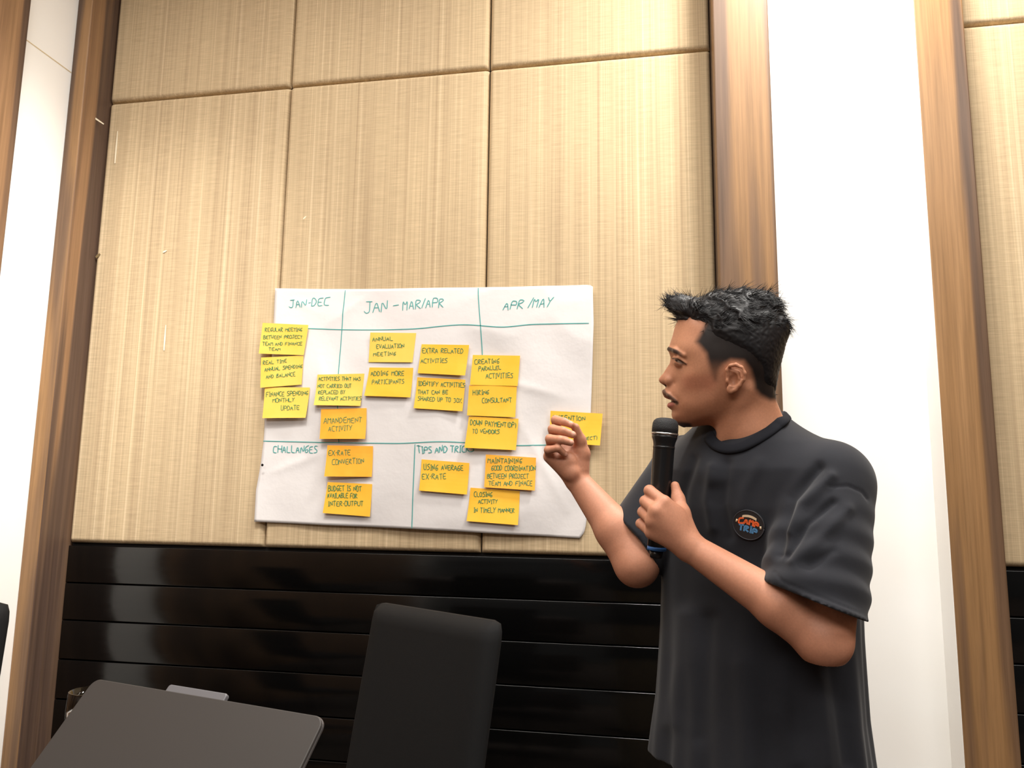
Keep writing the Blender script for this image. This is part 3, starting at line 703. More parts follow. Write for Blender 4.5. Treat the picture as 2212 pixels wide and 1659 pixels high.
INN = [(1590, 700, 66), (1640, 720, 62), (1555, 700, 62), (1600, 750, 73), (1640, 770, 66), (1550, 740, 68), (1520, 720, 60), (1500, 700, 48), (1585, 668, 42), (1640, 690, 48), (1540, 672, 42),
       (1490, 722, 49), (1474, 712, 33), (1466, 732, 33), (1500, 755, 60), (1520, 765, 65), (1478, 757, 50), (1462, 752, 35), (1452, 752, 20),
       (1460, 777, 27), (1472, 783, 38), (1484, 785, 49), (1452, 773, 9), (1451, 784, 9), (1455, 790, 15), (1462, 796, 26),
       (1500, 800, 58.5), (1522, 795, 65), (1488, 812, 52), (1474, 808, 40), (1464, 806, 29), (1448, 800, 11), (1439, 808, 8.5), (1430, 818, 7), (1437, 820, 13), (1446, 822, 17.5), (1450, 829, 16.5), (1443, 832, 13), (1457, 826, 20),
       (1468, 832, 33), (1490, 840, 47), (1520, 840, 57), (1545, 820, 65), (1565, 800, 70), (1590, 800, 71), (1440, 846, 12), (1449, 852, 20), (1457, 860, 25), (1466, 868, 30), (1451, 866, 13), (1457, 868, 22), (1449, 875, 14), (1456, 879, 20), (1458, 888, 18),
       (1459, 898, 20), (1466, 908, 20), (1474, 897, 30), (1490, 886, 41), (1520, 880, 51), (1555, 868, 58), (1580, 850, 62), (1500, 908, 32), (1530, 900, 42), (1560, 890, 47), (1480, 850, 40), (1478, 872, 38),
       (1620, 820, 60), (1640, 845, 50), (1600, 870, 52), (1650, 800, 56), (1664, 760, 50), (1670, 720, 44)]
pts = [hl(x, y, 0) for x, y in SIL]+[hl(x, y, wv) for x, y, wv in INN]
vals = [0.0]*len(SIL)+[(wv*.001)**2 for *_, wv in INN]
U = tps(np.array(pts)*10, np.array(vals)*1e3, lam=1e-4)
sil_poly = np.array([hl(x, y) for x, y in SIL])
h = .0016
fld = Field((-.150, -.205, -.100), (.150, .150, .100), h)
A2, B2 = np.meshgrid(fld.ax[0], fld.ax[1], indexing='ij')
u2 = U(A2*10., B2*10.)*1e-3; pd = polydist(sil_poly, A2, B2)
u2 = np.where(pd > 0, -pd*.02, np.maximum(u2, np.minimum(-pd, .004)*.008))
wv = np.sqrt(np.maximum(u2, 0))
gx, gy = np.gradient(wv, h); sl_ = np.clip(np.sqrt(1+gx**2+gy**2), 1, 4)
Z = np.abs(fld.ax[2])[None, None, :]
d3 = np.where(u2[:, :, None] > 0, (Z-wv[:, :, None])/sl_[:, :, None], np.sqrt(Z**2/16+np.maximum(pd, 0)[:, :, None]**2))
fld.F = np.minimum(fld.F, d3.astype(np.float32))
# neck
n0 = np.array([*hl(1590, 858), 0]); n1 = np.array([*hl(1618, 938), .005]); n2 = np.array([*hl(1640, 1010), .030])
fld.cap(n0, n1, .050, .0545, .02); fld.cap(n1, n2, .0545, .050, .02)
fld.cap(np.array([*hl(1640, 845), -.01]), np.array([*hl(1670, 935), -.005]), .020, .027, .02)   # trapezius
fld.cap(np.array([*hl(1612, 838), -.048]), np.array([*hl(1560, 955), -.020]), .012, .013, .014)   # sternomastoid
# eye: ball under lids
for sg in (1,):
    pass
def both(fn):
    fn(1); fn(-1)
def sym(p, sg): return np.array([p[0], p[1], p[2]*sg])
def eye(sg):
    fld.ell(sym(hl3(1470, 781, 29), sg), (.0125, .0115, .0118), .003)
    fld.cap(sym(hl3(1455, 774, 24), sg), sym(hl3(1468, 773, 40), sg), .0034, .0034, .004); fld.cap(sym(hl3(1468, 773, 40), sg), sym(hl3(1482, 784, 47), sg), .0032, .0028, .004)
    fld.cap(sym(hl3(1457, 786, 24), sg), sym(hl3(1470, 788, 38), sg), .0028, .0028, .004)
    fld.cap(sym(hl3(1446, 754, 10), sg), sym(hl3(1460, 758, 33), sg), .0042, .0050, .006); fld.cap(sym(hl3(1460, 758, 33), sg), sym(hl3(1478, 767, 49), sg), .0050, .003, .006)
    # nose wing, mouth
    fld.ell(sym(hl3(1446.5, 823, 12), sg), (.0085, .0080, .0058), .004)
    fld.cap(sym(hl3(1433, 845.5, 3), sg), sym(hl3(1446, 853.5, 18), sg), .0030, .0040, .004); fld.cap(sym(hl3(1446, 853.5, 18), sg), sym(hl3(1460, 866, 27), sg), .0040, .0025, .004)
    fld.cap(sym(hl3(1446, 876, 5), sg), sym(hl3(1457, 873, 19), sg), .0044, .0028, .003)
    fld.cap(sym(hl3(1447, 866.5, 0), sg), sym(hl3(1460, 869, 24), sg), .0022, .0012, .0015, sub=True)
    fld.ell(sym(hl3(1435.5, 832.5, 6.5), sg), (.0052, .0030, .0030), .0015, sub=True)
    fld.cap(sym(hl3(1452, 815, 21), sg), sym(hl3(1456, 829, 22), sg), .0014, .0018, .003, sub=True)
both(eye)
def ear(sg):
    e = lambda x, y, w_: sym(hl3(x, y, w_), sg)
    fld.ell(e(1590, 815, 71), (.0155, .0255, .0050), .004)
    HX = [(1572, 812, 74), (1571, 799, 76), (1578, 790, 79), (1590, 787.5, 82), (1602, 794, 84), (1608.5, 806, 84), (1606, 820, 82), (1598, 832, 79), (1589, 842, 76), (1579, 847, 74)]
    for p, q in zip(HX[:-1], HX[1:]): fld.cap(e(*p), e(*q), .0036, .0036, .0022)
    fld.ell(e(1577.5, 841, 73.5), (.0068, .0085, .0042), .003)
    for p, q in (((1582, 801, 75), (1594, 805, 78)), ((1594, 805, 78), (1597, 817, 78)), ((1597, 817, 78), (1588, 832, 76)), ((1588, 832, 76), (1578, 834, 75))): fld.cap(e(*p), e(*q), .0030, .0030, .0025)
    fld.ell(e(1572, 822, 74), (.0042, .0062, .0040), .003)
    fld.ell(e(1584, 821, 79), (.0080, .0115, .0085), .002, sub=True)
    fld.cap(e(1577, 797, 80), e(1600, 799, 84), .0030, .0030, .002, sub=True); fld.cap(e(1600, 799, 84), e(1603, 818, 83), .0026, .002, .002, sub=True)
both(ear)
Vh, Qh = fld.mesh(); Vh = relax(Vh, Qh, 2, .45)
_x, _y = pix(HO+np.concatenate([Vh[:, :2], -np.abs(Vh[:, 2:])], 1)@HR); _w = (sstep(26, 10, linedist([(1508, 926), (1560, 912), (1600, 902), (1640, 890), (1665, 868)], _x, _y))*sstep(1500, 1516, _x))[:, None]
Vh = Vh*(1-_w)+relax(Vh, Qh, 60, .6)*_w
# tones of the head: mirrored on to the near side, then read in profile coordinates
Vm = Vh.copy(); Vm[:, 2] = -np.abs(Vm[:, 2]); Pm = HO+Vm@HR; hx, hy = pix(Pm)
C = np.tile(SK, (len(Vh), 1))
def blend(C, col, wgt): return C*(1-wgt[:, None])+np.asarray(col)*wgt[:, None]
lat = np.abs(Vh[:, 2])
C = blend(C, srgb(206, 148, 114)[:3], .5*sstep(40, 10, linedist([(1470, 720), (1500, 800)], hx, hy)))
C = blend(C, srgb(188, 118, 92)[:3], .45*sstep(26, 6, linedist([(1490, 825), (1530, 825)], hx, hy)))     # flush on the cheek
C = blend(C, srgb(150, 100, 72)[:3], .55*sstep(36, 8, linedist([(1462, 892), (1500, 900), (1550, 885), (1572, 862)], hx, hy)))   # shaved jaw
EARZ = polydist(np.array([(1563, 790), (1578, 780), (1605, 784), (1616, 806), (1606, 836), (1580, 854), (1564, 848)], float), hx, hy)
scalp = np.array([(1467, 686), (1500, 688), (1523, 692), (1512, 713), (1498, 739), (1510, 752), (1521, 765), (1526, 787), (1533, 810), (1541, 828), (1551, 826), (1558, 800), (1566, 790), (1580, 782), (1604, 784), (1616, 800), (1622, 818), (1626, 843),
                  (1640, 858), (1662, 870), (1700, 868), (1740, 700), (1680, 600), (1500, 600), (1440, 660)], float)
sd = polydist(scalp, hx, hy)
fade = sstep(4, -13, sd)
thin = 1-.42*sstep(770, 812, hy)*sstep(1580, 1555, hx)        # skin shows through the fade above and before the ear
earm = (EARZ < 0) & (lat > .0735)
fade = np.where(earm, 0, fade)*thin
C = blend(C, HAIRC*.6, fade*.985)
brow = linedist([(1442, 752.5), (1450, 755.5), (1461, 760), (1472, 766.5)], hx, hy); C = blend(C, HAIRC*1.4, .92*sstep(6.2, 2.4, brow)*sstep(1482, 1462, hx))
mus = linedist([(1433, 842.5), (1436, 850), (1446, 856.5), (1456, 864), (1462.5, 871)], hx, hy); C = blend(C, srgb(66, 52, 44)[:3], .84*sstep(5.6, 2.0, mus))
C = blend(C, LIP, .85*sstep(6.5, 3, linedist([(1443, 875.5), (1452, 873.5)], hx, hy))*sstep(.03, .02, lat))
C = blend(C, srgb(150, 84, 72)[:3], .7*sstep(3.0, 1.0, linedist([(1434, 858), (1444, 861.5), (1452, 866)], hx, hy)))
C = blend(C, (.03, .014, .011), .8*sstep(2.4, .8, linedist([(1450, 867), (1457, 868.5)], hx, hy)))
C = blend(C, HAIRC*1.5, .93*sstep(13, 5, linedist([(1466, 917), (1486, 922)], hx, hy))*sstep(905, 916, hy))
C = blend(C, (.02, .012, .01), .85*sstep(3.4, 1.6, linedist([(1433, 832), (1438, 834)], hx, hy)))
# eye opening
ex, ey = hx-1467, hy-781.3; q = math.radians(24); ea, eb = ex*math.cos(q)+ey*math.sin(q), -ex*math.sin(q)+ey*math.cos(q)
op = sstep(1.15, .85, np.sqrt((ea/11.0)**2+(eb/2.7)**2))
C = blend(C, srgb(150, 128, 114)[:3], op); C = blend(C, (.012, .008, .006), op*sstep(5.2, 3.8, np.hypot(hx-1459.5, hy-778.5)))
C = blend(C, (.02, .013, .011), .9*sstep(2.2, .9, linedist([(1453, 774), (1462, 774.5), (1472, 780), (1482, 787)], hx, hy)))
C = blend(C, srgb(120, 76, 58)[:3], .6*sstep(2.0, .8, linedist([(1456, 785), (1466, 788), (1478, 788)], hx, hy)))
body_add(HO+Vh@HR, Qh if np.linalg.det(HR) > 0 else Qh[:, ::-1], C)

# --- arms and hands
def tone_arm(V):
    C = np.tile(SK_ARM, (len(V), 1)); return C
def nails(V, C, lst):
    for c, n, r in lst:
        d = V-c; dn = d@n; rr = np.sqrt(np.maximum((d**2).sum(1)-dn**2, 0)); C = blend(C, srgb(224, 172, 152)[:3], .75*sstep(r, r*.7, rr)*(np.abs(dn) < .006))
    return C
def arm_right():
    f = Field(cc(1160, 1300, 1.45)-.02, cc(1500, 870, 1.78)+.02, .0018)
    S_, E2, W_ = cc(1480, 1010, 1.680), cc(1375, 1217, 1.575), cc(1249, 1040, 1.665)
    f.cap(S_, E2, .056, .045, .01)
    mid = E2*.62+W_*.38+np.array([.004, .004, -.004])
    f.cap(E2, mid, .0425, .0425, .012); f.cap(mid, W_, .0410, .0255, .012)
    f.ell(E2+np.array([.002, -.010, .0]), (.036, .034, .034), .012)
    D = 1.655
    def h_(x, y, o): return cc(x, y, D+o)
    Wr = W_
    mc = {'i': h_(1208, 946, .040), 'm': h_(1199, 956, .028), 'r': h_(1192, 970, .014), 'p': h_(1188, 986, .000)}
    pip = {'i': h_(1200, 907, .016), 'm': h_(1193.5, 927, -.002), 'r': h_(1187.5, 948, -.014), 'p': h_(1184, 972, -.022)}
    dip = {'i': h_(1218, 911, -.006), 'm': h_(1216, 931, -.022), 'r': h_(1210, 950, -.034), 'p': h_(1205, 968, -.034)}
    tip = {'i': h_(1233, 917, -.010), 'm': h_(1237, 939, -.022), 'r': h_(1232.5, 956, -.030), 'p': h_(1220, 981, -.024)}
    rad = {'i': (.0105, .0096, .0086, .0074), 'm': (.0108, .0099, .0088, .0078), 'r': (.0106, .0095, .0086, .0076), 'p': (.0100, .0086, .0076, .0066)}
    # palm
    for k, rr in (('i', .0145), ('m', .0150), ('r', .0150), ('p', .0145)): f.cap(Wr+np.array([-.003, .004, .0]), mc[k], .0205, rr, .010)
    f.ell(h_(1226, 1002, -.004), (.022, .026, .016), .010)                                  # heel of the palm
    f.ell(h_(1234, 1022, -.010), (.0175, .0170, .0140), .008)
    for k in 'imrp': f.chain([mc[k], pip[k], dip[k], tip[k]], rad[k], .0028)
    # thumb
    f.cap(mc['i'], h_(1254, 985, .016), .012, .014, .008); f.cap(mc['m'], h_(1240, 990, .014), .011, .013, .008)
    th = [h_(1254, 1012, .010), h_(1258, 980, .012), h_(1253, 951, .008), h_(1243, 923, -.002)]
    f.chain(th, (.0190, .0158, .0120, .0086), .008)
    V, Q = f.mesh(); V = relax(V, Q, 1, .4); C = tone_arm(V)
    nn = []
    for k in 'imrp':
        d = tip[k]-dip[k]; d /= np.linalg.norm(d); out = tip[k]-pip[k]
        n = np.cross(d, np.cross(np.array([0, .5, -1.]), d)); n /= np.linalg.norm(n); nn.append((tip[k]+n*rad[k][3], n, .0055))
    C = nails(V, C, nn)
    # palm side a little redder
    body_add(V, Q, C)
arm_right()
MIC_T, MIC_B = cc(1438.5, 902, 1.425), cc(1418, 1192, 1.405)
def arm_left():
    f = Field(cc(1366, 1450, 1.16)-.02, cc(1880, 1020, 1.46)+np.array([.03, .02, .03]), .0019)
    S_, E2, W_ = cc(1806, 1050, 1.395), cc(1780, 1381, 1.265), cc(1494, 1184, 1.352)
    f.cap(S_, E2, .056, .0455, .01)
    mid = E2*.66+W_*.34+np.array([.002, .005, -.002])
    f.cap(E2, mid, .0405, .0405, .012); f.cap(mid, W_, .0385, .0250, .012)
    f.ell(E2+np.array([.001, -.007, .004]), (.034, .032, .034), .012)
    mc = {'i': cc(1434, 1086, 1.352), 'm': cc(1418, 1104, 1.346), 'r': cc(1410, 1126, 1.350), 'p': cc(1408, 1150, 1.358)}
    pip = {'i': cc(1403, 1060, 1.376), 'm': cc(1394, 1083, 1.376), 'r': cc(1389, 1106, 1.380), 'p': cc(1384, 1131, 1.384)}
    dip = {'i': cc(1403, 1066, 1.412), 'm': cc(1396, 1088, 1.414), 'r': cc(1393, 1111, 1.414), 'p': cc(1391, 1136, 1.410)}
    tip = {'i': cc(1420, 1076, 1.438), 'm': cc(1415, 1096, 1.440), 'r': cc(1412, 1119, 1.438), 'p': cc(1408, 1141, 1.432)}
    rad = {'i': (.0115, .0100, .0088, .0076), 'm': (.0118, .0102, .0088, .0076), 'r': (.0112, .0098, .0086, .0074), 'p': (.0102, .0088, .0078, .0066)}
    for k, rr in (('i', .0135), ('m', .0140), ('r', .0135), ('p', .0125)): f.cap(W_+np.array([-.004, .003, .002]), mc[k], .0200, rr, .012)
    f.ell(cc(1452, 1128, 1.356), (.028, .032, .014), .014)
    for k in 'imrp': f.chain([mc[k], pip[k], dip[k], tip[k]], rad[k], .0025)
    th = [cc(1484, 1150, 1.362), cc(1472, 1108, 1.374), cc(1465, 1078, 1.392), cc(1458, 1049, 1.402)]
    f.chain(th, (.0180, .0145, .0108, .0078), .008)
    V, Q = f.mesh(); V = relax(V, Q, 1, .4); C = tone_arm(V)
    body_add(V, Q, C)
arm_left()
# torso core under the shirt, so that head and arms belong to one figure
UPc = np.array([rt[2], up[2], fw[2]]); LEFT = np.array([.58, 0, -.815]); LEFT = LEFT-UPc*(LEFT@UPc); LEFT /= np.linalg.norm(LEFT); FRONT = np.cross(LEFT, UPc)
if FRONT[2] > 0: FRONT = -FRONT
C0 = cc(1632, 1130, 1.54)
def core():
    f = Field(C0-np.array([.3, .5, .3]), C0+np.array([.3, .25, .3]), .007)
    f.cap(C0+UPc*.0, C0-UPc*.42, .10, .11, .03); f.cap(C0+UPc*.02-LEFT*.06, C0+UPc*.02+LEFT*.06, .10, .10, .05)
    f.cap(C0+UPc*.06, cc(1622, 950, 1.53), .07, .045, .04)
    f.cap(C0+UPc*.1, cc(1806, 1050, 1.395), .05, .045, .04); f.cap(C0+UPc*.1, cc(1480, 1010, 1.68), .05, .045, .04)
    V, Q = f.mesh(); body_add(V, Q, tone_arm(V))
core()
body = fast_obj('body', c2w(np.concatenate(BV)), np.concatenate(BQ), skin, person, np.concatenate(BC))

# --- T-shirt
VT = np.array([.24, .20, .15, .10, .03, -.08, -.2, -.34, -.50]); AT = np.array([.05, .09, .145, .180, .195, .198, .198, .200, .212]); BT = np.array([.05, .075, .100, .122, .136, .142, .144, .152, .172])
zhem = at(1403, 1652, 1.36)[2]-.034
def shirt():
    lo = np.array([.12, -.78, 1.14]); hi = np.array([.70, .02, 1.84]); f = Field(lo, hi, .0036)
    X, Y, Zz = np.meshgrid(*f.ax, indexing='ij'); P = [X-C0[0], Y-C0[1], Zz-C0[2]]
    v = P[0]*UPc[0]+P[1]*UPc[1]+P[2]*UPc[2]; l = P[0]*LEFT[0]+P[1]*LEFT[1]+P[2]*LEFT[2]; fr = P[0]*FRONT[0]+P[1]*FRONT[1]+P[2]*FRONT[2]
    a = np.interp(-v.ravel(), -VT, AT).reshape(v.shape); b = np.interp(-v.ravel(), -VT, BT).reshape(v.shape)
    fr2 = fr-.012*np.clip(-v/.4, 0, 1)-.028*np.clip((v+.06)/.16, 0, 1)
    ang = np.arctan2(l/a, fr2/b); drop = np.clip((-v-.05)/.4, 0, 1)
    fold = (.0055*np.sin(5*ang+1.2+3*v)+.0035*np.sin(11*ang+2.0-4*v)+.002*np.sin(23*ang+7*v))*drop
    e = 2.3
    d = ((np.abs(l/a)**e+np.abs(fr2/b)**e)**(1/e)-1)*np.minimum(a, b)-fold
    d = np.maximum(d, v-.23)
    f.F = d.astype(np.float32)
    nk = cc(1618, 955, 1.535); Ls, Rs = cc(1790, 1046, 1.395), cc(1482, 1012, 1.682)
    f.cap(nk, Ls, .050, .074, .05); f.cap(nk, Rs, .050, .068, .05)
    # sleeves
    se, fe = cc(1752, 1305, 1.288), cc(1378, 1168, 1.606)
    f.cap(Ls, se+(se-Ls)*.25, .078, .090, .03); f.cap(Rs, fe+(fe-Rs)*.3, .072, .072, .03)
    # hems: cut sleeves and open them
    def halfspace_cut(c, n, c2, rad):   # remove what lies beyond the plane inside a ball
        n = n/np.linalg.norm(n); sl, (x, y, z) = f.slab(c2-rad, c2+rad); pl = (x-c[0])*n[0]+(y-c[1])*n[1]+(z-c[2])*n[2]
        return sl, pl
    return f, v, d, (Ls, se, Rs, fe), fold
f, v, dt, (Ls, se, Rs, fe), fold = shirt()
# torso alone is kept below the sleeves: rebuild = max(sleeves, cut planes) union torso
X, Y, Zz = np.meshgrid(*f.ax, indexing='ij')
def plane(c, n): n = n/np.linalg.norm(n); return (X-c[0])*n[0]+(Y-c[1])*n[1]+(Zz-c[2])*n[2]
def conefield(a, b, ra, rb):
    ab = b-a; t = np.clip(((X-a[0])*ab[0]+(Y-a[1])*ab[1]+(Zz-a[2])*ab[2])/(ab@ab), 0, 1.3)
    return np.sqrt((X-a[0]-t*ab[0])**2+(Y-a[1]-t*ab[1])**2+(Zz-a[2]-t*ab[2])**2)-(ra+(rb-ra)*t)
tor = Field((0, 0, 0), (.01, .01, .01), .01); tor.ax = f.ax; tor.F = dt.astype(np.float32)
nk = cc(1618, 985, 1.535); tor.cap(nk, Ls, .052, .074, .05); tor.cap(nk, Rs, .052, .068, .05)
CP = [(1522, 934, 1.525), (1540, 957, 1.490), (1575, 966, 1.462), (1615, 957, 1.452), (1655, 935, 1.462), (1688, 908, 1.500), (1698, 899, 1.55), (1675, 905, 1.60), (1620, 915, 1.625), (1560, 920, 1.60), (1527, 924, 1.565)]
Pc = np.array([cc(*p) for p in CP]); _cen = Pc.mean(0)
_m = len(Pc)
for _i in range(_m):
    p0, p1, p2, p3 = Pc[_i-1], Pc[_i], Pc[(_i+1) % _m], Pc[(_i+2) % _m]
    for _t in (0, .2, .4, .6, .8):
        t = _t; q_ = .5*((2*p1)+(-p0+p2)*t+(2*p0-5*p1+4*p2-p3)*t*t+(-p0+3*p1-3*p2+p3)*t**3); o_ = q_-_cen; o_ -= UPc*(o_@UPc)
        tor.cap(q_-o_*.08-UPc*.014, q_+o_*.16-UPc*.060, .006, .010, .018)
pl1, pl2 = plane(cc(1764, 1300, 1.285), np.array([-.36, -.92, -.10])), plane(cc(1376, 1186, 1.60), np.array([-.80, -.55, -.22]))
tl = np.clip(((X-Ls[0])*(se-Ls)[0]+(Y-Ls[1])*(se-Ls)[1]+(Zz-Ls[2])*(se-Ls)[2])/((se-Ls)@(se-Ls)), 0, 1.2)
s1 = conefield(Ls, se, .077, .088)-.0028*np.sin(30*tl+18*(X-Ls[0]))*tl; s2 = conefield(Rs, fe, .070, .071)
h1 = np.maximum(s1, pl1); h1 = np.maximum(h1, -np.maximum(conefield(Ls, se, .062, .075), -(pl1+.09)))
h2 = np.maximum(s2, pl2); h2 = np.maximum(h2, -np.maximum(conefield(Rs, fe, .057, .058), -(pl2+.06)))
F = smin(smin(tor.F, h1, .012), h2, .012)
# lower hem, hollow inside
zw = CAM[2]+X*rt[2]+Y*up[2]+Zz*fw[2]
F = np.maximum(F, zhem-zw); F = np.maximum(F, -np.maximum(dt+.008, zw-(zhem+.06)))
f.F = F.astype(np.float32); Vs, Qs = f.mesh(); Vs = relax(Vs, Qs, 3, .5)
# crease relief along the drape
Nn = vnormals(Vs, Qs); sx, sy = pix(Vs); facing = np.clip(-(Nn*Vs/np.linalg.norm(Vs, axis=1)[:, None]).sum(1)*2.5, 0, 1)
if np.mean((Nn*(Vs-C0)).sum(1)) < 0: Nn = -Nn; Qs = Qs[:, ::-1]; facing = np.clip(-(Nn*Vs/np.linalg.norm(Vs, axis=1)[:, None]).sum(1)*2.5, 0, 1)
CREASE = [([(1770, 1010), (1712, 1075), (1690, 1150), (1682, 1195)], -.010, 11), ([(1795, 1030), (1735, 1090), (1708, 1150)], .008, 12), ([(1800, 1085), (1745, 1130), (1702, 1200)], -.007, 8),
          ([(1830, 1100), (1760, 1175), (1715, 1215)], .006, 14), ([(1800, 1190), (1750, 1222)], -.004, 10), ([(1540, 1010), (1530, 1080), (1540, 1140)], .006, 12),
          ([(1570, 1000), (1560, 1090), (1575, 1160)], -.006, 12), ([(1500, 990), (1478, 1060), (1470, 1130)], -.006, 10), ([(1640, 1000), (1610, 1060), (1600, 1100)], .004, 14),
          ([(1480, 1330), (1475, 1430), (1450, 1560)], .007, 20), ([(1530, 1340), (1520, 1460), (1510, 1590)], -.006, 20), ([(1700, 1440), (1690, 1540), (1720, 1640)], .006, 24), ([(1800, 1450), (1815, 1540), (1830, 1650)], -.008, 16),
          ([(1770, 1470), (1780, 1560), (1790, 1650)], .007, 16), ([(1600, 1440), (1610, 1540), (1620, 1650)], .004, 25), ([(1835, 1135), (1800, 1145), (1770, 1150), (1745, 1060)], 0, 5)]
disp = np.zeros(len(Vs))
for ln, am, sg in CREASE: disp += am*np.exp(-(linedist(ln, sx, sy)/sg)**2)
# shoulder seam and sleeve hem stitch
disp += -.0022*np.exp(-(linedist([(1790, 1052), (1832, 1049), (1862, 1062), (1874, 1078)], sx, sy)/3.0)**2)
disp += -.0018*np.exp(-(linedist([(1673, 1235), (1690, 1256), (1746, 1279), (1816, 1307), (1868, 1328)], sx, sy)/2.5)**2)
Vs = Vs+Nn*(disp*facing)[:, None]; Vs = relax(Vs, Qs, 1, .4)
tee = fast_obj('t_shirt', c2w(Vs), Qs, M['tee'], person)

# collar rib: a flat band round the neck
vis = [(1532, 943), (1547, 961), (1572, 969), (1602, 965), (1632, 951), (1656, 936), (1676, 921), (1692, 907)]
CPt, CNr = [], []; _cen = cc(1612, 930, 1.54)
for px_, py_ in vis:
    dd = np.hypot(sx-px_, sy-py_); cand = np.where((dd < 9) & (facing > .05))[0]; zmin = Vs[cand, 2].min(); cand = cand[Vs[cand, 2] < zmin+.02]; nn_ = Nn[cand].mean(0); nn_ /= np.linalg.norm(nn_)
    CPt.append(cc(px_, py_, float(np.median(Vs[cand, 2]))-.0025)); CNr.append(nn_)
for q_ in ((1699, 898, 1.560), (1678, 905, 1.61), (1620, 913, 1.630), (1560, 920, 1.605), (1534, 928, 1.565)):
    p_ = cc(*q_); o_ = p_-_cen; o_ = o_-UPc*(o_@UPc); CPt.append(p_); CNr.append(o_/np.linalg.norm(o_)*.8+UPc*.6)
Pc = np.array(CPt); CNr = np.array(CNr); m = len(Pc); K = 8
def cr(P, i, t):
    p0, p1, p2, p3 = P[i-1], P[i], P[(i+1) % m], P[(i+2) % m]; return .5*((2*p1)+(-p0+p2)*t+(2*p0-5*p1+4*p2-p3)*t*t+(-p0+3*p1-3*p2+p3)*t**3)
ringp = np.array([cr(Pc, i, q/K) for i in range(m) for q in range(K)]); ringn = np.array([cr(CNr, i, q/K) for i in range(m) for q in range(K)]); n = len(ringp)
V = []; ns = 10
for i in range(n):
    T = ringp[(i+1) % n]-ringp[i-1]; T /= np.linalg.norm(T); th = ringn[i]-T*(ringn[i]@T); th /= np.linalg.norm(th); bd = np.cross(T, th)
    for k in range(ns):
        q = 2*math.pi*k/ns; V.append(ringp[i]+bd*.0110*np.sign(math.cos(q))*abs(math.cos(q))**.6+th*.0050*math.sin(q))
Fq = [(i*ns+k, i*ns+(k+1) % ns, ((i+1) % n)*ns+(k+1) % ns, ((i+1) % n)*ns+k) for i in range(n) for k in range(ns)]
M['rib'] = mat('ribbed_collar', (.0150, .0157, .0198, 1), .95, Specular_IOR_Level=.1)
mesh_obj('collar', c2w(np.array(V)), Fq, M['rib'], tee)

# chest patch
def surf_point(px, py):
    dd = np.hypot(sx-px, sy-py)+(facing < .15)*1e3; cand = np.where(dd < 9)[0]; j = cand[np.argmin(Vs[cand, 2])]; return Vs[cand][Vs[cand, 2] < Vs[j, 2]+.02].mean(0), Nn[cand].mean(0)
pc, pn = surf_point(1619, 1133); pn /= np.linalg.norm(pn)
zc = Vs[(np.hypot(sx-1619, sy-1133) < 34) & (facing > .1)]
pn2 = np.linalg.svd(zc-zc.mean(0))[2][2]; pn = pn2 if pn2@pn > 0 else -pn2
off = ((zc-pc)@pn).max()+.0006; pc = pc+pn*off
rx = np.array([1., -.12, 0]); rx = rx-pn*(rx@pn); rx /= np.linalg.norm(rx); ry = np.cross(pn, rx); ry = ry if ry[1] > 0 else -ry
def patch_pt(x, y, z=0): return c2w((pc+rx*x+ry*y+pn*z)[None])[0]
PR_ = .0275; V = []; Fq = []; n = 40
for z in (-.004, .0010):
    for k in range(n): q = 2*math.pi*k/n; V.append(patch_pt(PR_*1.04*math.cos(q), PR_*.95*math.sin(q), z))
Fq = [tuple(range(n, 2*n))]+[(k, (k+1) % n, n+(k+1) % n, n+k) for k in range(n)]
patch = mesh_obj('patch', V, Fq, M['patch'], tee, False)
V, Fq = tube([patch_pt(PR_*1.03*math.cos(q), PR_*.94*math.sin(q), .0012) for q in np.linspace(0, 2*math.pi, 48)], .0007, 6); mesh_obj('patch_rim', V, Fq, M['patch_rim'], tee)
def patch_text(txt, xc, wd, y0, y1, arc, lw, m, name, zz=.0012):
    rnd = random.Random(5); V, Fq = [], []
    for s in strokes(txt, rnd, .04):
        P = np.array([((x-.5)*wd+xc, y0+(y1-y0)*y-arc*((x-.5)*2)**2) for x, y in s]); T = np.gradient(P, axis=0); T /= np.linalg.norm(T, axis=1)[:, None]+1e-9; nn = np.stack([-T[:, 1], T[:, 0]], 1); b = len(V)
        P[0] -= T[0]*lw*.3; P[-1] += T[-1]*lw*.3
        for i in range(len(P)):
            for sg in (-1, 1):
                q = P[i]+nn[i]*lw/2*sg; V += [patch_pt(q[0], q[1], zz+.0005), patch_pt(q[0], q[1], zz-.0012)]
        for i in range(len(P)-1): o = b+4*i; Fq += [(o, o+2, o+6, o+4), (o, o+4, o+5, o+1), (o+2, o+3, o+7, o+6)]
    mesh_obj(name, V, Fq, M[m], tee, False)
patch_text('CAMP', 0, .036, .0015, .0105, .003, .0030, 'patch_orange', 'patch_lettering')
patch_text('TRIP', .0005, .033, -.0115, -.0020, .0015, .0030, 'patch_blue', 'patch_lettering')
V = []; Fq = []
for k in range(13):
    x = -.013+.026*k/12
    for y in (.0135, .0175):
        V += [patch_pt(x, y-.003*(x/.013)**2, .0018), patch_pt(x, y-.003*(x/.013)**2, .0002)]
for k in range(12): o = 4*k; Fq += [(o, o+4, o+6, o+2), (o, o+1, o+5, o+4), (o+2, o+6, o+7, o+3)]
mesh_obj('patch_band', V, Fq, M['patch_cream'], tee, False)
for sgn in (-1, 1):
    V, Fq = tube([patch_pt(sgn*.0215, .004-.001*sgn, .001), patch_pt(sgn*.0225, -.001-.001*sgn, .001)], [.0016, .0016], 8); mesh_obj('patch_star', V, Fq, M['patch_cream'], tee)

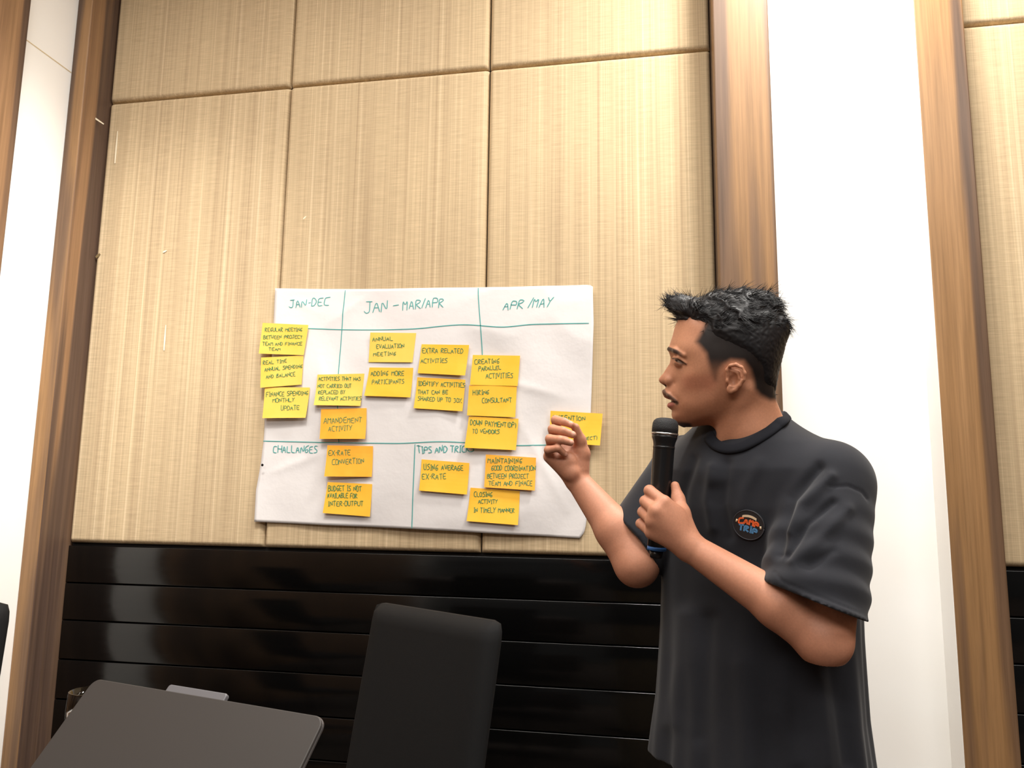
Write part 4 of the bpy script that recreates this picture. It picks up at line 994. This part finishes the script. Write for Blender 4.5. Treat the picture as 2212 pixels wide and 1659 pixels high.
# --- trousers and shoes (mostly below the frame)
WL_ = lambda l, fr, z: c2w((C0+LEFT*l+FRONT*fr)[None])[0]*np.array([1, 1, 0])+np.array([0, 0, z])
def loft(secs, n=28):
    V = []; Fq = []
    for l, fr, z, a, b in secs:
        for k in range(n): q = 2*math.pi*k/n; V.append(WL_(l+a*math.cos(q), fr+b*math.sin(q), z))
    for i in range(len(secs)-1):
        for k in range(n): Fq.append((i*n+k, i*n+(k+1) % n, (i+1)*n+(k+1) % n, (i+1)*n+k))
    Fq += [tuple(range(n-1, -1, -1)), tuple((len(secs)-1)*n+k for k in range(n))]; return V, Fq
parts = []
for sg in (-1, 1):
    parts.append(loft([(sg*.085, .0, .055, .062, .075), (sg*.086, .0, .3, .068, .075), (sg*.088, .01, .48, .075, .082), (sg*.088, .0, .7, .092, .105), (sg*.082, -.005, .80, .096, .115)]))
parts.append(loft([(0, .01, .70, .150, .12), (0, .02, .78, .180, .150), (0, .015, .86, .178, .140), (0, 0, .92, .172, .118), (0, 0, 1.0, .155, .105)]))
V, Fq = merge(parts); tr = mesh_obj('trousers', V, Fq, M['trousers'], person)
_m = tr.modifiers.new('remesh', 'REMESH'); _m.mode = 'VOXEL'; _m.voxel_size = .012; _m.use_smooth_shade = True
_m = tr.modifiers.new('smooth', 'SMOOTH'); _m.factor = .5; _m.iterations = 6
for sg in (-1, 1):
    V, Fq = loft([(sg*.085, .05, .0, .045, .135), (sg*.085, .05, .02, .049, .14), (sg*.085, .045, .05, .044, .125), (sg*.085, .0, .085, .038, .07), (sg*.085, -.01, .11, .036, .05)]); mesh_obj('shoe', V, Fq, M['shoe'], person)

# --- hair: a shaped mass with locks
HS = [(1465, 690), (1455, 680), (1441, 668), (1437, 660), (1442, 650), (1456, 638), (1472, 636), (1486, 637), (1508, 641), (1540, 632), (1580, 625), (1620, 625), (1656, 631), (1678, 646), (1691, 671), (1703, 694), (1707, 720), (1699, 742),
      (1690, 778), (1683, 806), (1679, 830), (1674, 854), (1660, 806), (1600, 700), (1540, 696), (1500, 690)]
HI = [(1590, 690, 71), (1640, 720, 68), (1560, 690, 66), (1600, 750, 76.5), (1640, 765, 70), (1550, 735, 71.5), (1520, 712, 62), (1505, 690, 53), (1488, 676, 42), (1468, 668, 27), (1452, 660, 14), (1500, 658, 40), (1540, 652, 44), (1590, 645, 42), (1650, 660, 42), (1680, 700, 42), (1690, 735, 36), (1670, 780, 50), (1660, 815, 50), (1640, 800, 62), (1662, 840, 38), (1480, 655, 28), (1620, 665, 58), (1540, 672, 57)]
sil = [q for q in HS if q not in ((1660, 806), (1600, 700), (1540, 696), (1500, 690))]
UH = tps(np.array([hl(x, y) for x, y in sil]+[hl(x, y, w_) for x, y, w_ in HI])*10, np.array([0.]*len(sil)+[(w_*.001)**2 for *_, w_ in HI])*1e3, lam=1e-4)
hp = np.array([hl(x, y) for x, y in [(1465, 690), (1455, 680), (1441, 668), (1437, 660), (1442, 650), (1456, 638), (1472, 636), (1486, 637), (1508, 641), (1540, 632), (1580, 625), (1620, 625), (1656, 631), (1678, 646), (1691, 671), (1703, 694), (1707, 720), (1699, 742), (1690, 778), (1683, 806), (1679, 830), (1675, 852)]]
              + [hl(x, y, w_) for x, y, w_ in [(1660, 852, 34), (1640, 830, 52), (1622, 796, 68), (1600, 772, 75), (1560, 752, 72), (1532, 738, 66), (1518, 716, 61), (1526, 697, 58), (1500, 690, 50), (1480, 690, 30)]])
fh = Field((-.150, -.075, -.100), (.150, .180, .100), .0017)
A2, B2 = np.meshgrid(fh.ax[0], fh.ax[1], indexing='ij'); uh = UH(A2*10., B2*10.)*1e-3; pdh = polydist(hp, A2, B2); uh = np.where(pdh > .004, -1e-5, uh); wh = np.sqrt(np.maximum(uh, 0))
def nz(a, b, c, s):
    return np.sin(a*s+1.3*np.sin(b*s*.7))*np.sin(b*s*1.1+1.7*np.sin(c*s*.6))*np.sin(c*s*.9+.8*np.sin(a*s*.8))
_low = [hl(x, y, w_) for x, y, w_ in [(1680, 858, 10), (1660, 852, 34), (1640, 830, 52), (1622, 796, 68), (1600, 772, 75), (1560, 752, 72), (1532, 738, 66), (1518, 716, 61), (1526, 697, 58), (1500, 690, 50)]]
wh = wh-.0075*sstep(.030, .002, linedist(_low, A2, B2))*sstep(.012, .03, wh)
gx, gy = np.gradient(wh, .0017); sl_ = np.clip(np.sqrt(1+gx**2+gy**2), 1, 4); Z = np.abs(fh.ax[2])[None, None, :]
Fh = np.where(uh[:, :, None] > 0, (Z-wh[:, :, None])/sl_[:, :, None], .01+Z)
a3, b3, c3 = A2[:, :, None], B2[:, :, None], fh.ax[2][None, None, :]
# swept locks: ridges across the sweep direction, deeper towards the quiff
sw = b3*1.0+a3*.45+.25*np.abs(c3); topm = sstep(.055, .105, b3-.1*a3)
wq = sw*150+2.6*nz(a3, b3, c3, 70)+1.5*nz(b3, c3, a3, 120)
Fh = Fh-topm*(.0022*np.sin(wq)+.0014*np.sin(2.3*wq+40*a3)+.0010*nz(a3, b3, c3, 130))-.0008*nz(a3, b3, c3, 420)
Fh = np.maximum(Fh, (pdh-.002)[:, :, None]*.8)
fh.F = Fh.astype(np.float32); Vk, Qk = fh.mesh(); Vk = relax(Vk, Qk, 1, .4)
hair_w = c2w(HO+Vk@HR); Qk = Qk if np.linalg.det(HR) > 0 else Qk[:, ::-1]
hair = fast_obj('hair', hair_w, Qk, M['hair'], person)
# strands over the mass
Nk = vnormals(Vk, Qk)
if np.mean((Nk*(Vk-np.array([0, .05, 0]))).sum(1)) < 0: Nk = -Nk
SV, SF = [], []
def strand(p, d0, nrm, ln, r, curl, lift):
    seg = 6; P = [p-nrm*.002]; d = d0.copy(); side = np.cross(d0, nrm)
    for i in range(seg):
        d = d+nrm*lift*(1-1.6*i/seg)+side*curl*.25; d /= np.linalg.norm(d); P.append(P[-1]+d*ln/seg)
    V, Fq = tube(P, np.linspace(r, r*.15, seg+1), 4); b = len(SV); SV.extend(V); SF.extend([tuple(i+b for i in q) for q in Fq if len(q) == 4])
rs = np.random.default_rng(3); cand = rs.permutation(len(Vk))[:9000]
for j in cand:
    p, nr = Vk[j], Nk[j]; a, b, c = p
    t = float(sstep(.05, .1, b-.1*a))
    if t < .5:
        if rs.random() < .35: continue
        d = np.array([.45+.18*rs.normal(), -1, .1*rs.normal()]); ln = rs.uniform(.006, .013); lift = .03; r = .0006; cu = 0
    else:
        fr_ = float(sstep(-.03, -.10, a)); wob = .75*math.sin(95*a+60*abs(c)+1.5*math.sin(50*b))
        d = np.array([1-1.75*fr_+.16*rs.normal(), .45*wob*(1-fr_)+.55*fr_+.16*rs.normal(), .35*math.sin(70*a+2)+.2*rs.normal()]); ln = rs.uniform(.016, .036); lift = rs.uniform(-.05, .05) if rs.random() < .96 else .2; r = rs.uniform(.0004, .0009); cu = .35*math.sin(80*a+40*b)+.15*rs.normal()
    d = d-nr*(d@nr); d /= np.linalg.norm(d)+1e-9; strand(p, d, nr, ln, r, cu, lift)
SVw = c2w(HO+np.array(SV)@HR); fast_obj('hair_locks', SVw, np.array(SF), M['hair'], hair)['kind'] = 'stuff'

# ------------------------------------------------------------------ microphone
M['mic_body'] = mat('black_gloss_plastic', (.008, .008, .009, 1), .28); M['mic_mesh'] = mat('black_foam_grille', (.022, .022, .023, 1), .75); M['mic_ring'] = mat('silver_ring', srgb(190, 188, 186), .25, .9)
M['mic_blue'] = mat('blue_ring', srgb(58, 116, 190), .45)
_w = N(M['mic_mesh'], 'ShaderNodeTexVoronoi'); _w.inputs['Scale'].default_value = 700; _g = N(M['mic_mesh'], 'ShaderNodeNewGeometry'); L(M['mic_mesh'], _g.outputs['Position'], _w.inputs['Vector']); bump(M['mic_mesh'], _w.outputs['Distance'], .6, .001)
mt, mb = c2w(MIC_T[None])[0], c2w(MIC_B[None])[0]; ML = float(np.linalg.norm(mb-mt)); ax = (mb-mt)/ML
mic = empty('microphone', tuple(mb), 'black wireless microphone with silver ring held upright in his hand', 'microphone')
def mp(name, prof, m, par=mic):
    V, Fq = lathe(prof, mt, mb, 40); return mesh_obj(name, V, Fq, M[m], par)
mp('grille', [(.0002, .001), (.0008, .010), (.0025, .0165), (.006, .0208), (.011, .0230), (.018, .0236), (.028, .0236)], 'mic_mesh')
mp('ring', [(.0278, .0228), (.0282, .0243), (.0312, .0243), (.0318, .0228)], 'mic_ring')
bd = mp('handle', [(.0315, .0232), (.037, .0228), (.044, .0203), (.050, .0193), (.10, .0190), (.17, .0178), (ML-.010, .0165), (ML-.009, .015)], 'mic_body')
mp('neck_band', [(.052, .0192), (.0525, .01965), (.0565, .01965), (.057, .0192)], 'mic_body', bd)
mp('blue_end_ring', [(ML-.0095, .0150), (ML-.009, .0170), (ML-.003, .0170), (ML-.0025, .0145)], 'mic_blue')
mp('antenna_cap', [(ML-.003, .0125), (ML+.010, .0110), (ML+.012, .007)], 'mic_body')
